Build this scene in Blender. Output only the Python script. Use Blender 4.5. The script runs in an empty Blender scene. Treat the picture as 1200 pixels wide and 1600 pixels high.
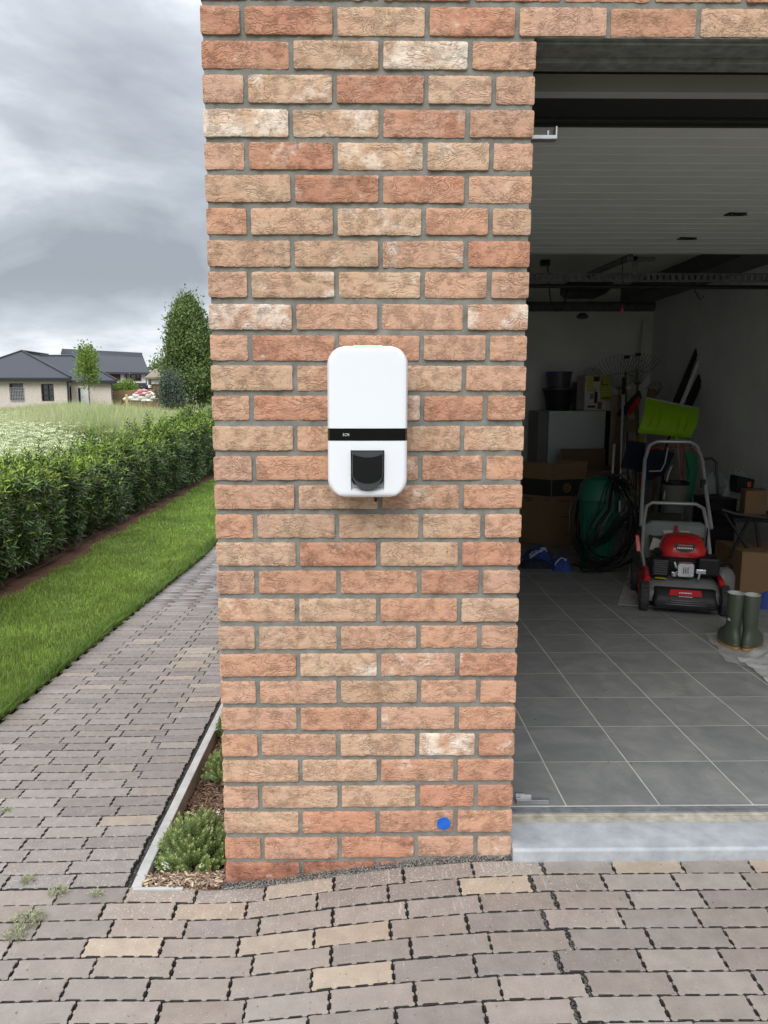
import bpy, math, random
import numpy as np
from mathutils import Vector, Matrix, noise as mn
from math import sin, cos, pi, radians, sqrt, atan2
random.seed(7); RNG = np.random.default_rng(11)
scene = bpy.context.scene
C = scene.collection

# ------------------------------------------------------------------ camera, world, sun, exposure
CAM = (0.3746, -2.0411, 1.35); PITCH = 8.7908; YAW = 0.679
FPX, PX0, PY0 = 1202.06, 568.78, 809.26
cd = bpy.data.cameras.new('camera'); cam = bpy.data.objects.new('camera', cd); C.objects.link(cam)
cam.location = CAM; cam.rotation_euler = (radians(90 - PITCH), 0, radians(-YAW))
cd.sensor_fit = 'VERTICAL'; cd.sensor_height = 32.0; cd.lens = 32.0 * FPX / 1600
cd.shift_x = 31.22 / 1600; cd.shift_y = 9.26 / 1600
cd.clip_start = 0.05; cd.clip_end = 4000
scene.camera = cam
scene.view_settings.view_transform = 'Standard'; scene.view_settings.look = 'None'
scene.view_settings.exposure = 0.36; scene.view_settings.gamma = 1.0
scene.view_settings.use_curve_mapping = False

SUN_EL, SUN_AZ = 43, 200          # azimuth: clockwise from +y; the sun stands behind the camera, a little left
world = bpy.data.worlds.new('World'); scene.world = world; world.use_nodes = True
wt = world.node_tree; wt.nodes.clear()
class NT:
    def __init__(s, t): s.t = t
    def n(s, kind, **kw):
        nd = s.t.nodes.new(kind)
        ins = kw.pop('ins', {})
        for k, v in kw.items(): setattr(nd, k, v)
        for k, v in ins.items():
            if hasattr(v, 'is_output') or isinstance(v, bpy.types.NodeSocket): s.t.links.new(v, nd.inputs[k])
            else: nd.inputs[k].default_value = v
        return nd
    def math(s, op, a, b=0.0, c=0.0, clamp=False):
        nd = s.t.nodes.new('ShaderNodeMath'); nd.operation = op; nd.use_clamp = clamp
        for i, v in enumerate((a, b, c)):
            if isinstance(v, bpy.types.NodeSocket): s.t.links.new(v, nd.inputs[i])
            else: nd.inputs[i].default_value = v
        return nd.outputs[0]
    def mix(s, f, a, b, mode='MIX'):
        nd = s.t.nodes.new('ShaderNodeMix'); nd.data_type = 'RGBA'; nd.blend_type = mode
        for k, v in ((0, f), (6, a), (7, b)):
            if isinstance(v, bpy.types.NodeSocket): s.t.links.new(v, nd.inputs[k])
            else: nd.inputs[k].default_value = v if k == 0 else (*v[:3], 1.0)
        return nd.outputs[2]
    def ramp(s, f, stops):
        nd = s.t.nodes.new('ShaderNodeValToRGB'); cr = nd.color_ramp
        while len(cr.elements) < len(stops): cr.elements.new(0.5)
        for e, (p, c) in zip(cr.elements, stops):
            e.position = p; e.color = (*(c if hasattr(c, '__len__') else (c, c, c)), 1.0)
        s.t.links.new(f, nd.inputs[0]); return nd.outputs[0]
    def noise(s, vec, scale, detail=4, rough=0.55, dist=0.0):
        return s.n('ShaderNodeTexNoise', ins={'Vector': vec, 'Scale': scale, 'Detail': detail, 'Roughness': rough, 'Distortion': dist}).outputs[0]
W = NT(wt)
sky = W.n('ShaderNodeTexSky', sky_type='NISHITA', sun_disc=False, sun_elevation=radians(SUN_EL), sun_rotation=radians(SUN_AZ))
tc = W.n('ShaderNodeTexCoord')
sep = W.n('ShaderNodeSeparateXYZ', ins={0: tc.outputs['Generated']})
zz = W.math('MAXIMUM', sep.outputs[2], 0.0)
zd = W.math('ADD', zz, 0.34)
comb = W.n('ShaderNodeCombineXYZ', ins={0: W.math('DIVIDE', sep.outputs[0], zd), 1: W.math('DIVIDE', sep.outputs[1], zd), 2: 3.7})
n1 = W.noise(comb.outputs[0], 1.9, 9, 0.55, 0.35)
n2 = W.noise(comb.outputs[0], 0.8, 3, 0.5, 0.2)
n3 = W.noise(comb.outputs[0], 5.0, 7, 0.6, 0.3)
dens = W.math('ADD', W.math('MULTIPLY', n1, 0.62), W.math('ADD', W.math('MULTIPLY', n2, 0.34), W.math('MULTIPLY', n3, 0.1)))
band = W.math('SUBTRACT', 1.0, W.math('MULTIPLY', W.math('ABSOLUTE', W.math('SUBTRACT', W.math('ADD', zz, W.math('MULTIPLY', W.math('SUBTRACT', n2, 0.5), 0.12)), 0.175)), 11.0), clamp=True)
dens = W.math('ADD', dens, W.math('MULTIPLY', band, 0.085))
cl = W.ramp(dens, [(0.43, (1.12, 1.15, 1.19)), (0.505, (0.87, 0.91, 0.965)), (0.57, (0.62, 0.665, 0.73)), (0.68, (0.42, 0.455, 0.51))])
grad = W.math('ADD', W.math('ADD', 0.70, W.math('MULTIPLY', W.math('SUBTRACT', 1.0, W.math('MULTIPLY', zz, 7.0), clamp=True), 0.34)), W.math('MULTIPLY', W.math('POWER', zz, 3.0), 2.5))
cl2 = W.n('ShaderNodeVectorMath', operation='SCALE', ins={0: cl, 'Scale': W.math('MULTIPLY', grad, 10.0)}).outputs[0]
skym = W.mix(0.93, sky.outputs[0], cl2)
bg = W.n('ShaderNodeBackground', ins={'Color': skym, 'Strength': 0.10})
wo = W.n('ShaderNodeOutputWorld', ins={'Surface': bg.outputs[0]})
sd = bpy.data.lights.new('sun', 'SUN'); sd.energy = 1.5; sd.angle = radians(38); sd.color = (1.0, 0.955, 0.89)
so = bpy.data.objects.new('sun', sd); C.objects.link(so)
_a = radians(SUN_AZ); _e = radians(SUN_EL)
sdir = Vector((sin(_a) * cos(_e), cos(_a) * cos(_e), sin(_e)))
so.rotation_euler = sdir.to_track_quat('Z', 'Y').to_euler(); so.location = (0, -5, 8)

# ------------------------------------------------------------------ picture geometry -> world points
_p, _y = radians(PITCH), radians(YAW)
_F = np.array([sin(_y) * cos(_p), cos(_y) * cos(_p), -sin(_p)]); _R = np.array([cos(_y), -sin(_y), 0.0]); _U = np.cross(_R, _F)
def ray(u, v): return (u - PX0) / FPX * _R - (v - PY0) / FPX * _U + _F
def at(u, v, Y):
    d = ray(u, v); t = (Y - CAM[1]) / d[1]; return Vector((CAM[0] + t * d[0], Y, CAM[2] + t * d[2]))
def atz(u, v, Z):
    d = ray(u, v); t = (Z - CAM[2]) / d[2]; return Vector((CAM[0] + t * d[0], CAM[1] + t * d[1], Z))

# ------------------------------------------------------------------ materials
def base_mat(name):
    m = bpy.data.materials.new(name); m.use_nodes = True; t = NT(m.node_tree)
    return m, t, m.node_tree.nodes['Principled BSDF']
def lk(t, a, b): t.t.links.new(a, b)
def mat(name, col, rough=0.6, var=0.12, scale=6.0, bump=0.0, bscale=80.0, metal=0.0, spec=0.5, alpha=1.0, isl=0.0, col2=None, coat=0.0, rvar=0.12, objr=0.0, dist=0.002, transl=0.0):
    m, t, b = base_mat(name)
    co = t.n('ShaderNodeTexCoord').outputs['Object']
    n = t.noise(co, scale, 6, 0.6)
    f = t.ramp(n, [(0.3, 0.0), (0.7, 1.0)])
    c2 = col2 or tuple(min(1, x * (1 + var)) for x in col)
    c1 = col if col2 else tuple(x * (1 - var) for x in col)
    c = t.mix(f, c1, c2)
    if isl:
        g = t.n('ShaderNodeNewGeometry').outputs['Random Per Island']
        hs = t.n('ShaderNodeHueSaturation', ins={'Color': c, 'Value': t.math('MULTIPLY_ADD', g, 2 * isl, 1 - isl), 'Hue': t.math('MULTIPLY_ADD', g, 0.03, 0.485)})
        c = hs.outputs[0]
    if objr:
        g = t.n('ShaderNodeObjectInfo').outputs['Random']
        c = t.n('ShaderNodeHueSaturation', ins={'Color': c, 'Value': t.math('MULTIPLY_ADD', g, 2 * objr, 1 - objr)}).outputs[0]
    lk(t, c, b.inputs['Base Color'])
    lk(t, t.math('MULTIPLY_ADD', n, rvar * 2, rough - rvar), b.inputs['Roughness'])
    b.inputs['Metallic'].default_value = metal; b.inputs['Specular IOR Level'].default_value = spec
    b.inputs['Coat Weight'].default_value = coat
    if alpha < 1: b.inputs['Alpha'].default_value = alpha
    if bump:
        bn = t.noise(co, bscale, 5, 0.65)
        bp = t.n('ShaderNodeBump', ins={'Height': bn, 'Strength': bump, 'Distance': dist})
        lk(t, bp.outputs[0], b.inputs['Normal'])
    if transl:
        out = t.t.nodes['Material Output']
        tr = t.n('ShaderNodeBsdfTranslucent', ins={'Color': c})
        mx = t.n('ShaderNodeMixShader', ins={0: transl, 1: b.outputs[0], 2: tr.outputs[0]})
        lk(t, mx.outputs[0], out.inputs[0])
    return m
def attr(t, name): return t.n('ShaderNodeAttribute', attribute_type='OBJECT', attribute_name=name)

def brick_material():
    m, t, b = base_mat('hand_moulded_brick')
    co = t.n('ShaderNodeTexCoord').outputs['Object']
    rnd = t.n('ShaderNodeObjectInfo').outputs['Random']
    off = t.n('ShaderNodeCombineXYZ', ins={0: t.math('MULTIPLY', rnd, 91.0), 1: t.math('MULTIPLY', rnd, 37.0), 2: t.math('MULTIPLY', rnd, 63.0)}).outputs[0]
    v = t.n('ShaderNodeVectorMath', operation='ADD', ins={0: co, 1: off}).outputs[0]
    v2 = t.n('ShaderNodeVectorMath', operation='MULTIPLY', ins={0: v, 1: (1.0, 1.0, 2.2)}).outputs[0]
    warp = t.n('ShaderNodeTexNoise', ins={'Vector': v2, 'Scale': 14.0, 'Detail': 4.0}).outputs['Color']
    wv = t.n('ShaderNodeVectorMath', operation='MULTIPLY_ADD', ins={0: warp, 1: (0.09, 0.09, 0.16), 2: v2}).outputs[0]
    flow = t.noise(wv, 5.5, 2, 0.5, 0.9)
    jit_ = t.noise(v, 75.0, 4, 0.7)
    wav = t.math('ADD', t.math('MULTIPLY', flow, 62.0), t.math('MULTIPLY', jit_, 2.4))
    crease = t.math('POWER', t.math('SUBTRACT', 1.0, t.math('ABSOLUTE', t.math('SINE', wav))), 2.2)
    mask = t.ramp(t.noise(v, 20.0, 4, 0.6), [(0.42, 0.0), (0.60, 1.0)])
    fold2 = t.noise(wv, 38.0, 6, 0.62, 1.4)
    crease2 = t.math('SUBTRACT', 1.0, t.math('MULTIPLY', t.math('ABSOLUTE', t.math('SUBTRACT', fold2, 0.5)), 12.0), clamp=True)
    mask2 = t.ramp(t.noise(v, 31.0, 3, 0.6), [(0.45, 0.0), (0.60, 1.0)])
    crease = t.math('MULTIPLY', crease, mask)
    crease2 = t.math('MULTIPLY', crease2, mask2)
    grain = t.noise(v, 620.0, 3, 0.7)
    tone = attr(t, 'tone').outputs['Color']; tone2 = attr(t, 'tone2').outputs['Color']; wh = attr(t, 'lime').outputs['Fac']
    patch = t.ramp(t.noise(v, 11.0, 5, 0.6, 0.6), [(0.40, 0.0), (0.60, 1.0)])
    c = t.mix(patch, tone, tone2)
    sp = t.ramp(t.noise(v, 260.0, 3, 0.7), [(0.34, 0.90), (0.5, 1.0), (0.68, 1.10)])
    c = t.mix(1.0, c, sp, 'MULTIPLY')
    # sanded, lime-bloomed skin left on the raised faces; creases darkened in the colour as painted relief shade
    limef = t.math('MULTIPLY', t.ramp(t.math('ADD', t.noise(v, 15.0, 6, 0.7), t.math('MULTIPLY', wh, 0.30)), [(0.58, 0.0), (0.76, 1.0)]), 0.85)
    c = t.mix(limef, c, (0.88, 0.78, 0.67))
    c = t.mix(t.math('MULTIPLY', t.math('MAXIMUM', crease, crease2), 0.17), c, t.mix(1.0, c, (0.50, 0.40, 0.34), 'MULTIPLY'))
    pits = t.ramp(t.noise(v, 150.0, 2, 0.5), [(0.24, 1.0), (0.31, 0.0)])
    c = t.mix(t.math('MULTIPLY', pits, 0.6), c, (0.16, 0.08, 0.05))
    lk(t, c, b.inputs['Base Color']); b.inputs['Roughness'].default_value = 0.93; b.inputs['Specular IOR Level'].default_value = 0.2
    h = t.math('ADD', t.math('MULTIPLY', crease, -0.95), t.math('MULTIPLY', grain, 0.10))
    h = t.math('ADD', h, t.math('MULTIPLY', crease2, -0.6))
    h = t.math('ADD', h, t.math('MULTIPLY', t.noise(v2, 60.0, 6, 0.55), 0.9))
    h = t.math('ADD', h, t.math('MULTIPLY', pits, -0.6))
    bp = t.n('ShaderNodeBump', ins={'Height': h, 'Strength': 1.0, 'Distance': 0.0021})
    lk(t, bp.outputs[0], b.inputs['Normal'])
    return m
def paver_material():
    m, t, b = base_mat('clinker_paver')
    co = t.n('ShaderNodeTexCoord').outputs['Object']; rnd = t.n('ShaderNodeObjectInfo').outputs['Random']
    off = t.n('ShaderNodeCombineXYZ', ins={0: t.math('MULTIPLY', rnd, 77.0), 1: t.math('MULTIPLY', rnd, 31.0)}).outputs[0]
    v = t.n('ShaderNodeVectorMath', operation='ADD', ins={0: co, 1: off}).outputs[0]
    tone = attr(t, 'tone').outputs['Color']
    c = t.mix(t.ramp(t.noise(v, 16.0, 6, 0.65), [(0.3, 0.0), (0.7, 1.0)]), t.mix(1.0, tone, (0.86, 0.84, 0.84), 'MULTIPLY'), t.mix(1.0, tone, (1.12, 1.12, 1.10), 'MULTIPLY'))
    c = t.mix(1.0, c, t.ramp(t.noise(v, 420.0, 3, 0.7), [(0.33, 0.84), (0.5, 1.0), (0.68, 1.14)]), 'MULTIPLY')
    wet = attr(t, 'bloom').outputs['Fac']
    fl = t.ramp(t.math('ADD', t.noise(v, 170.0, 4, 0.75, 0.4), t.math('MULTIPLY', wet, 0.10)), [(0.655, 0.0), (0.70, 1.0)])
    c = t.mix(t.math('MULTIPLY', fl, 0.65), c, (0.66, 0.63, 0.60))
    streak = t.n('ShaderNodeVectorMath', operation='MULTIPLY', ins={0: v, 1: (150.0, 14.0, 1.0)}).outputs[0]
    sf = t.ramp(t.math('ADD', t.noise(streak, 1.0, 4, 0.7, 0.6), t.math('MULTIPLY', wet, 0.10)), [(0.66, 0.0), (0.78, 1.0)])
    c = t.mix(t.math('MULTIPLY', sf, 0.45), c, (0.68, 0.62, 0.57))
    blk = t.ramp(t.noise(v, 130.0, 2, 0.5), [(0.23, 1.0), (0.28, 0.0)])
    c = t.mix(blk, c, (0.05, 0.045, 0.04))
    lk(t, c, b.inputs['Base Color']); b.inputs['Roughness'].default_value = 0.86; b.inputs['Specular IOR Level'].default_value = 0.3
    h = t.math('ADD', t.math('MULTIPLY', t.noise(v, 300.0, 5, 0.7), 0.6), t.math('MULTIPLY', t.noise(v, 45.0, 4, 0.6), 0.9))
    h = t.math('SUBTRACT', h, blk)
    bp = t.n('ShaderNodeBump', ins={'Height': h, 'Strength': 0.7, 'Distance': 0.0013}); lk(t, bp.outputs[0], b.inputs['Normal'])
    return m
def tile_material():
    m, t, b = base_mat('slate_grey_tile')
    co = t.n('ShaderNodeTexCoord').outputs['Object']; rnd = t.n('ShaderNodeObjectInfo').outputs['Random']
    off = t.n('ShaderNodeCombineXYZ', ins={0: t.math('MULTIPLY', rnd, 50.0), 1: t.math('MULTIPLY', rnd, 23.0)}).outputs[0]
    v = t.n('ShaderNodeVectorMath', operation='ADD', ins={0: co, 1: off}).outputs[0]
    c = t.ramp(t.noise(v, 5.0, 9, 0.68, 0.8), [(0.28, (0.155, 0.16, 0.16)), (0.5, (0.20, 0.205, 0.20)), (0.75, (0.28, 0.28, 0.268))])
    gco = t.n('ShaderNodeNewGeometry').outputs['Position']
    dust = t.ramp(t.math('ADD', t.noise(gco, 9.0, 8, 0.75, 0.6), t.math('MULTIPLY', t.noise(gco, 1.3, 3), 0.12)), [(0.63, 0.0), (0.82, 1.0)])
    c = t.mix(t.math('MULTIPLY', dust, 0.6), c, (0.36, 0.33, 0.27))
    lk(t, c, b.inputs['Base Color'])
    lk(t, t.math('MULTIPLY_ADD', t.noise(v, 12.0, 6), 0.3, 0.36), b.inputs['Roughness'])
    bp = t.n('ShaderNodeBump', ins={'Height': t.noise(v, 60.0, 6, 0.6), 'Strength': 0.25, 'Distance': 0.001}); lk(t, bp.outputs[0], b.inputs['Normal'])
    return m
M = {}
M['brick'] = brick_material(); M['paver'] = paver_material(); M['tile'] = tile_material()
M['mortar'] = mat('grey_mortar', (0.24, 0.238, 0.215), 0.95, 0.26, 26, 1.0, 260, spec=0.15, dist=0.0018)
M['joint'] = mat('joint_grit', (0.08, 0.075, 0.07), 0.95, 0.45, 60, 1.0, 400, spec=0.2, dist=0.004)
M['gravel'] = mat('blue_grey_gravel', (0.20, 0.19, 0.175), 0.85, 0.3, 90, 0.3, 300, isl=0.6)
M['grit'] = mat('dark_joint_grit', (0.075, 0.072, 0.068), 0.85, 0.3, 90, isl=0.6)
M['concrete'] = mat('pale_concrete', (0.42, 0.42, 0.405), 0.9, 0.15, 14, 0.5, 200)
M['bluestone'] = mat('blue_limestone', (0.28, 0.30, 0.33), 0.6, 0.0, 14, 0.6, 90, col2=(0.46, 0.48, 0.50), dist=0.0015)
M['batten'] = mat('weathered_batten', (0.40, 0.37, 0.31), 0.8, 0.3, 30, 0.5, 200)
M['rubber'] = mat('black_rubber', (0.018, 0.018, 0.019), 0.6, 0.3, 30, 0.3, 120)
M['dkrub'] = mat('grey_rubber_seal', (0.15, 0.16, 0.17), 0.6, 0.35, 30, 0.4, 150)
M['steel'] = mat('galvanised_steel', (0.5, 0.51, 0.52), 0.42, 0.15, 20, 0.1, 90, metal=0.85)
M['lsteel'] = mat('grey_lintel_coating', (0.2, 0.205, 0.205), 0.6, 0.4, 28, 0.4, 90)
M['dksteel'] = mat('painted_lintel_steel', (0.10, 0.105, 0.105), 0.55, 0.4, 28, 0.4, 90)
M['door'] = mat('light_grey_door_skin', (0.68, 0.68, 0.66), 0.55, 0.05, 5)
M['plaster'] = mat('white_plaster', (0.80, 0.80, 0.78), 0.9, 0.08, 3, 0.2, 60)
M['boardl'] = mat('lintel_board_paint', (0.40, 0.39, 0.40), 0.8, 0.06, 3)
M['offwhite'] = mat('off_white_board', (0.66, 0.64, 0.60), 0.8, 0.06, 3)
M['white'] = mat('white_charger_shell', (0.83, 0.85, 0.90), 0.32, 0.01, 3, spec=0.5, rvar=0.03)
M['gloss'] = mat('gloss_black_glass', (0.004, 0.004, 0.005), 0.05, 0.0, 3, spec=0.35, rvar=0.02)
M['matblack'] = mat('matt_black_plastic', (0.011, 0.011, 0.012), 0.48, 0.1, 20, 0.1, 500, rvar=0.05, spec=0.3)
M['flap'] = mat('charcoal_flap_plastic', (0.05, 0.052, 0.058), 0.45, 0.05, 20, rvar=0.04, spec=0.35)
M['flapin'] = mat('black_flap_face', (0.006, 0.006, 0.007), 0.6, 0.05, 20, rvar=0.04, spec=0.2)
M['dkgrey'] = mat('dark_grey_plastic', (0.07, 0.072, 0.08), 0.4, 0.08, 20, rvar=0.05)
M['print'] = mat('white_print', (0.75, 0.76, 0.78), 0.5, 0.02)
M['black'] = mat('black_plastic', (0.016, 0.016, 0.018), 0.5, 0.25, 15, 0.2, 100, spec=0.3)
M['blue'] = mat('blue_sticker_film', (0.015, 0.13, 0.58), 0.35, 0.22, 60, 0.3, 120)
M['soil'] = mat('bare_brown_soil', (0.125, 0.060, 0.030), 0.95, 0.5, 12, 1.0, 50, dist=0.02)
M['earth'] = mat('field_earth', (0.075, 0.085, 0.035), 0.95, 0.35, 1.5, 0.6, 9, dist=0.05)
M['lawnbase'] = mat('lawn_floor', (0.045, 0.075, 0.018), 0.95, 0.3, 6, 0.8, 60)
M['mulch'] = mat('bark_mulch', (0.19, 0.12, 0.082), 0.9, 0.4, 40, 0.8, 200, isl=0.55)
M['chips'] = mat('pale_wood_chips', (0.44, 0.33, 0.235), 0.85, 0.3, 60, isl=0.5)
M['grass'] = mat('lawn_blades', (0.245, 0.355, 0.075), 0.5, 0.3, 2.3, isl=0.33, spec=0.3, transl=0.3)
M['grass2'] = mat('edge_grass', (0.15, 0.24, 0.05), 0.5, 0.2, 2, isl=0.3, spec=0.3, transl=0.3)
M['field'] = mat('tall_meadow_grass', (0.40, 0.47, 0.20), 0.7, 0.0, 0.22, isl=0.25, col2=(0.54, 0.54, 0.33), spec=0.2, transl=0.3)
M['weedg'] = mat('green_nettle_stand', (0.27, 0.40, 0.14), 0.7, 0.25, 0.8, isl=0.3, spec=0.2, transl=0.3)
M['umbel'] = mat('white_umbel_flowers', (0.74, 0.80, 0.54), 0.8, 0.1, 2, isl=0.15, transl=0.2)
M['leaf'] = mat('laurel_leaf', (0.072, 0.122, 0.034), 0.40, 0.3, 2.5, isl=0.5, spec=0.5, transl=0.12)
M['newleaf'] = mat('young_laurel_leaf', (0.27, 0.38, 0.06), 0.42, 0.25, 3, isl=0.4, spec=0.45, transl=0.22)
M['twig'] = mat('dark_twigs', (0.035, 0.028, 0.018), 0.9, 0.4, 20)
M['tree'] = mat('tree_foliage', (0.15, 0.215, 0.072), 0.6, 0.35, 0.8, isl=0.5, spec=0.3, transl=0.2)
M['ytree'] = mat('young_tree_foliage', (0.20, 0.29, 0.06), 0.6, 0.25, 0.8, isl=0.4, spec=0.3, transl=0.3)
M['btree'] = mat('blue_green_conifer', (0.085, 0.12, 0.085), 0.7, 0.3, 0.8, isl=0.4)
M['bark'] = mat('grey_brown_bark', (0.12, 0.095, 0.07), 0.9, 0.3, 9, 0.7, 60)
M['iberis'] = mat('candytuft_leaf', (0.20, 0.27, 0.085), 0.55, 0.3, 12, isl=0.4, spec=0.3, transl=0.25)
M['iberistip'] = mat('candytuft_tips', (0.38, 0.43, 0.17), 0.55, 0.2, 12, isl=0.3, spec=0.3, transl=0.25)
M['petal'] = mat('white_petals', (0.85, 0.86, 0.84), 0.6, 0.02, transl=0.2)
M['weed'] = mat('pale_weed', (0.40, 0.42, 0.26), 0.8, 0.2, 60, isl=0.3, transl=0.25)
M['slate'] = mat('blue_grey_slates', (0.032, 0.038, 0.050), 0.7, 0.12, 2.5, 0.3, 8)
M['tiles2'] = mat('dark_roof_tiles', (0.038, 0.041, 0.050), 0.7, 0.12, 2.5)
M['pale_brick'] = mat('pale_pink_brickwork', (0.66, 0.59, 0.53), 0.9, 0.10, 6, 0.3, 12)
M['wframe'] = mat('anthracite_frame', (0.02, 0.021, 0.024), 0.4, 0.1)
M['glass'] = mat('dark_window_glass', (0.012, 0.014, 0.016), 0.08, 0.1, spec=0.7, rvar=0.02)
M['wrender'] = mat('white_render', (0.78, 0.79, 0.80), 0.7, 0.04)
M['brownbr'] = mat('brown_brick_panel', (0.13, 0.065, 0.05), 0.9, 0.2, 6)
M['wood'] = mat('brown_wood', (0.19, 0.115, 0.055), 0.75, 0.25, 8, 0.3, 60)
M['fence'] = mat('reed_fence', (0.26, 0.175, 0.09), 0.9, 0.2, 4, 0.5, 30)
M['thatch'] = mat('grey_brown_roofing', (0.22, 0.185, 0.14), 0.9, 0.2, 3)
M['pinkbag'] = mat('pink_white_sacks', (0.55, 0.22, 0.25), 0.7, 0.3, 2, isl=0.25)
M['whitebag'] = mat('white_sacks', (0.65, 0.63, 0.58), 0.7, 0.1, 2, isl=0.2)
M['sand'] = mat('yellow_post_wood', (0.55, 0.42, 0.2), 0.8, 0.1)
M['card'] = mat('brown_cardboard', (0.25, 0.155, 0.08), 0.85, 0.08, 9, 0.15, 60)
M['card2'] = mat('darker_cardboard', (0.17, 0.105, 0.055), 0.85, 0.08, 9, 0.15, 60)
M['inkband'] = mat('black_ink_on_card', (0.025, 0.022, 0.02), 0.7, 0.1)
M['cabinet'] = mat('white_cabinet_enamel', (0.55, 0.58, 0.57), 0.4, 0.03, 3)
M['grngrey'] = mat('grey_green_panel', (0.20, 0.21, 0.19), 0.7, 0.1)
M['bingreen'] = mat('dark_green_bin_plastic', (0.010, 0.135, 0.085), 0.42, 0.08, 6)
M['lime'] = mat('lime_green_plastic', (0.30, 0.56, 0.01), 0.3, 0.06, 6, rvar=0.05)
M['silver'] = mat('brushed_aluminium', (0.62, 0.63, 0.65), 0.35, 0.06, 30, metal=0.9)
M['tubegrey'] = mat('silver_tube_paint', (0.58, 0.58, 0.58), 0.36, 0.06, 30, metal=0.5)
M['red'] = mat('glossy_red_plastic', (0.52, 0.012, 0.012), 0.28, 0.06, 8, rvar=0.05, coat=0.3)
M['redm'] = mat('red_printed_plate', (0.45, 0.01, 0.012), 0.6, 0.05, 8, spec=0.2)
M['greymetal'] = mat('grey_deck_paint', (0.17, 0.175, 0.175), 0.42, 0.12, 12)
M['tyre'] = mat('dusty_tyre_rubber', (0.03, 0.03, 0.03), 0.8, 0.5, 40, 0.6, 90)
M['boot'] = mat('dark_green_rubber', (0.052, 0.066, 0.045), 0.42, 0.15, 10)
M['bootin'] = mat('grey_boot_lining', (0.42, 0.44, 0.42), 0.8, 0.08, 8)
M['ochre'] = mat('ochre_rubber_sole', (0.30, 0.16, 0.04), 0.7, 0.2, 30)
M['yellow'] = mat('yellow_print', (0.50, 0.52, 0.07), 0.6, 0.08)
M['whitebox'] = mat('white_printed_carton', (0.60, 0.58, 0.54), 0.6, 0.08)
M['bluepl'] = mat('blue_plastic', (0.02, 0.08, 0.32), 0.5, 0.2, 9)
M['bluecloth'] = mat('blue_fabric', (0.03, 0.06, 0.26), 0.9, 0.4, 9)
M['navy'] = mat('navy_fabric', (0.02, 0.025, 0.05), 0.9, 0.4, 9)
M['plastic'] = mat('milky_plastic_film', (0.60, 0.62, 0.62), 0.25, 0.06, 9, alpha=0.38)
M['film2'] = mat('crinkled_white_film', (0.62, 0.63, 0.62), 0.3, 0.1, 9, alpha=0.5)
M['clear'] = mat('clear_plastic', (0.5, 0.52, 0.52), 0.12, 0.1, 9, alpha=0.3)
M['orange'] = mat('orange_plastic', (0.7, 0.12, 0.02), 0.4, 0.05)
M['greencl'] = mat('green_canvas', (0.015, 0.17, 0.08), 0.7, 0.15, 9)
M['tan'] = mat('light_tan_wood', (0.33, 0.26, 0.17), 0.75, 0.15, 15)
M['hose'] = mat('glossy_black_cable', (0.012, 0.012, 0.012), 0.30, 0.1, 9, rvar=0.04)
M['yclear'] = mat('yellow_reflective_sticker', (0.55, 0.42, 0.03), 0.5, 0.05)
M['mat_grey'] = mat('grey_floor_board', (0.22, 0.225, 0.215), 0.8, 0.12, 8)
def emis(name, col, s):
    m, t, b = base_mat(name); b.inputs['Base Color'].default_value = (*col, 1); b.inputs['Emission Color'].default_value = (*col, 1); b.inputs['Emission Strength'].default_value = s; return m
M['led'] = emis('green_status_light', (0.30, 0.90, 0.42), 1.0)

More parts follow.
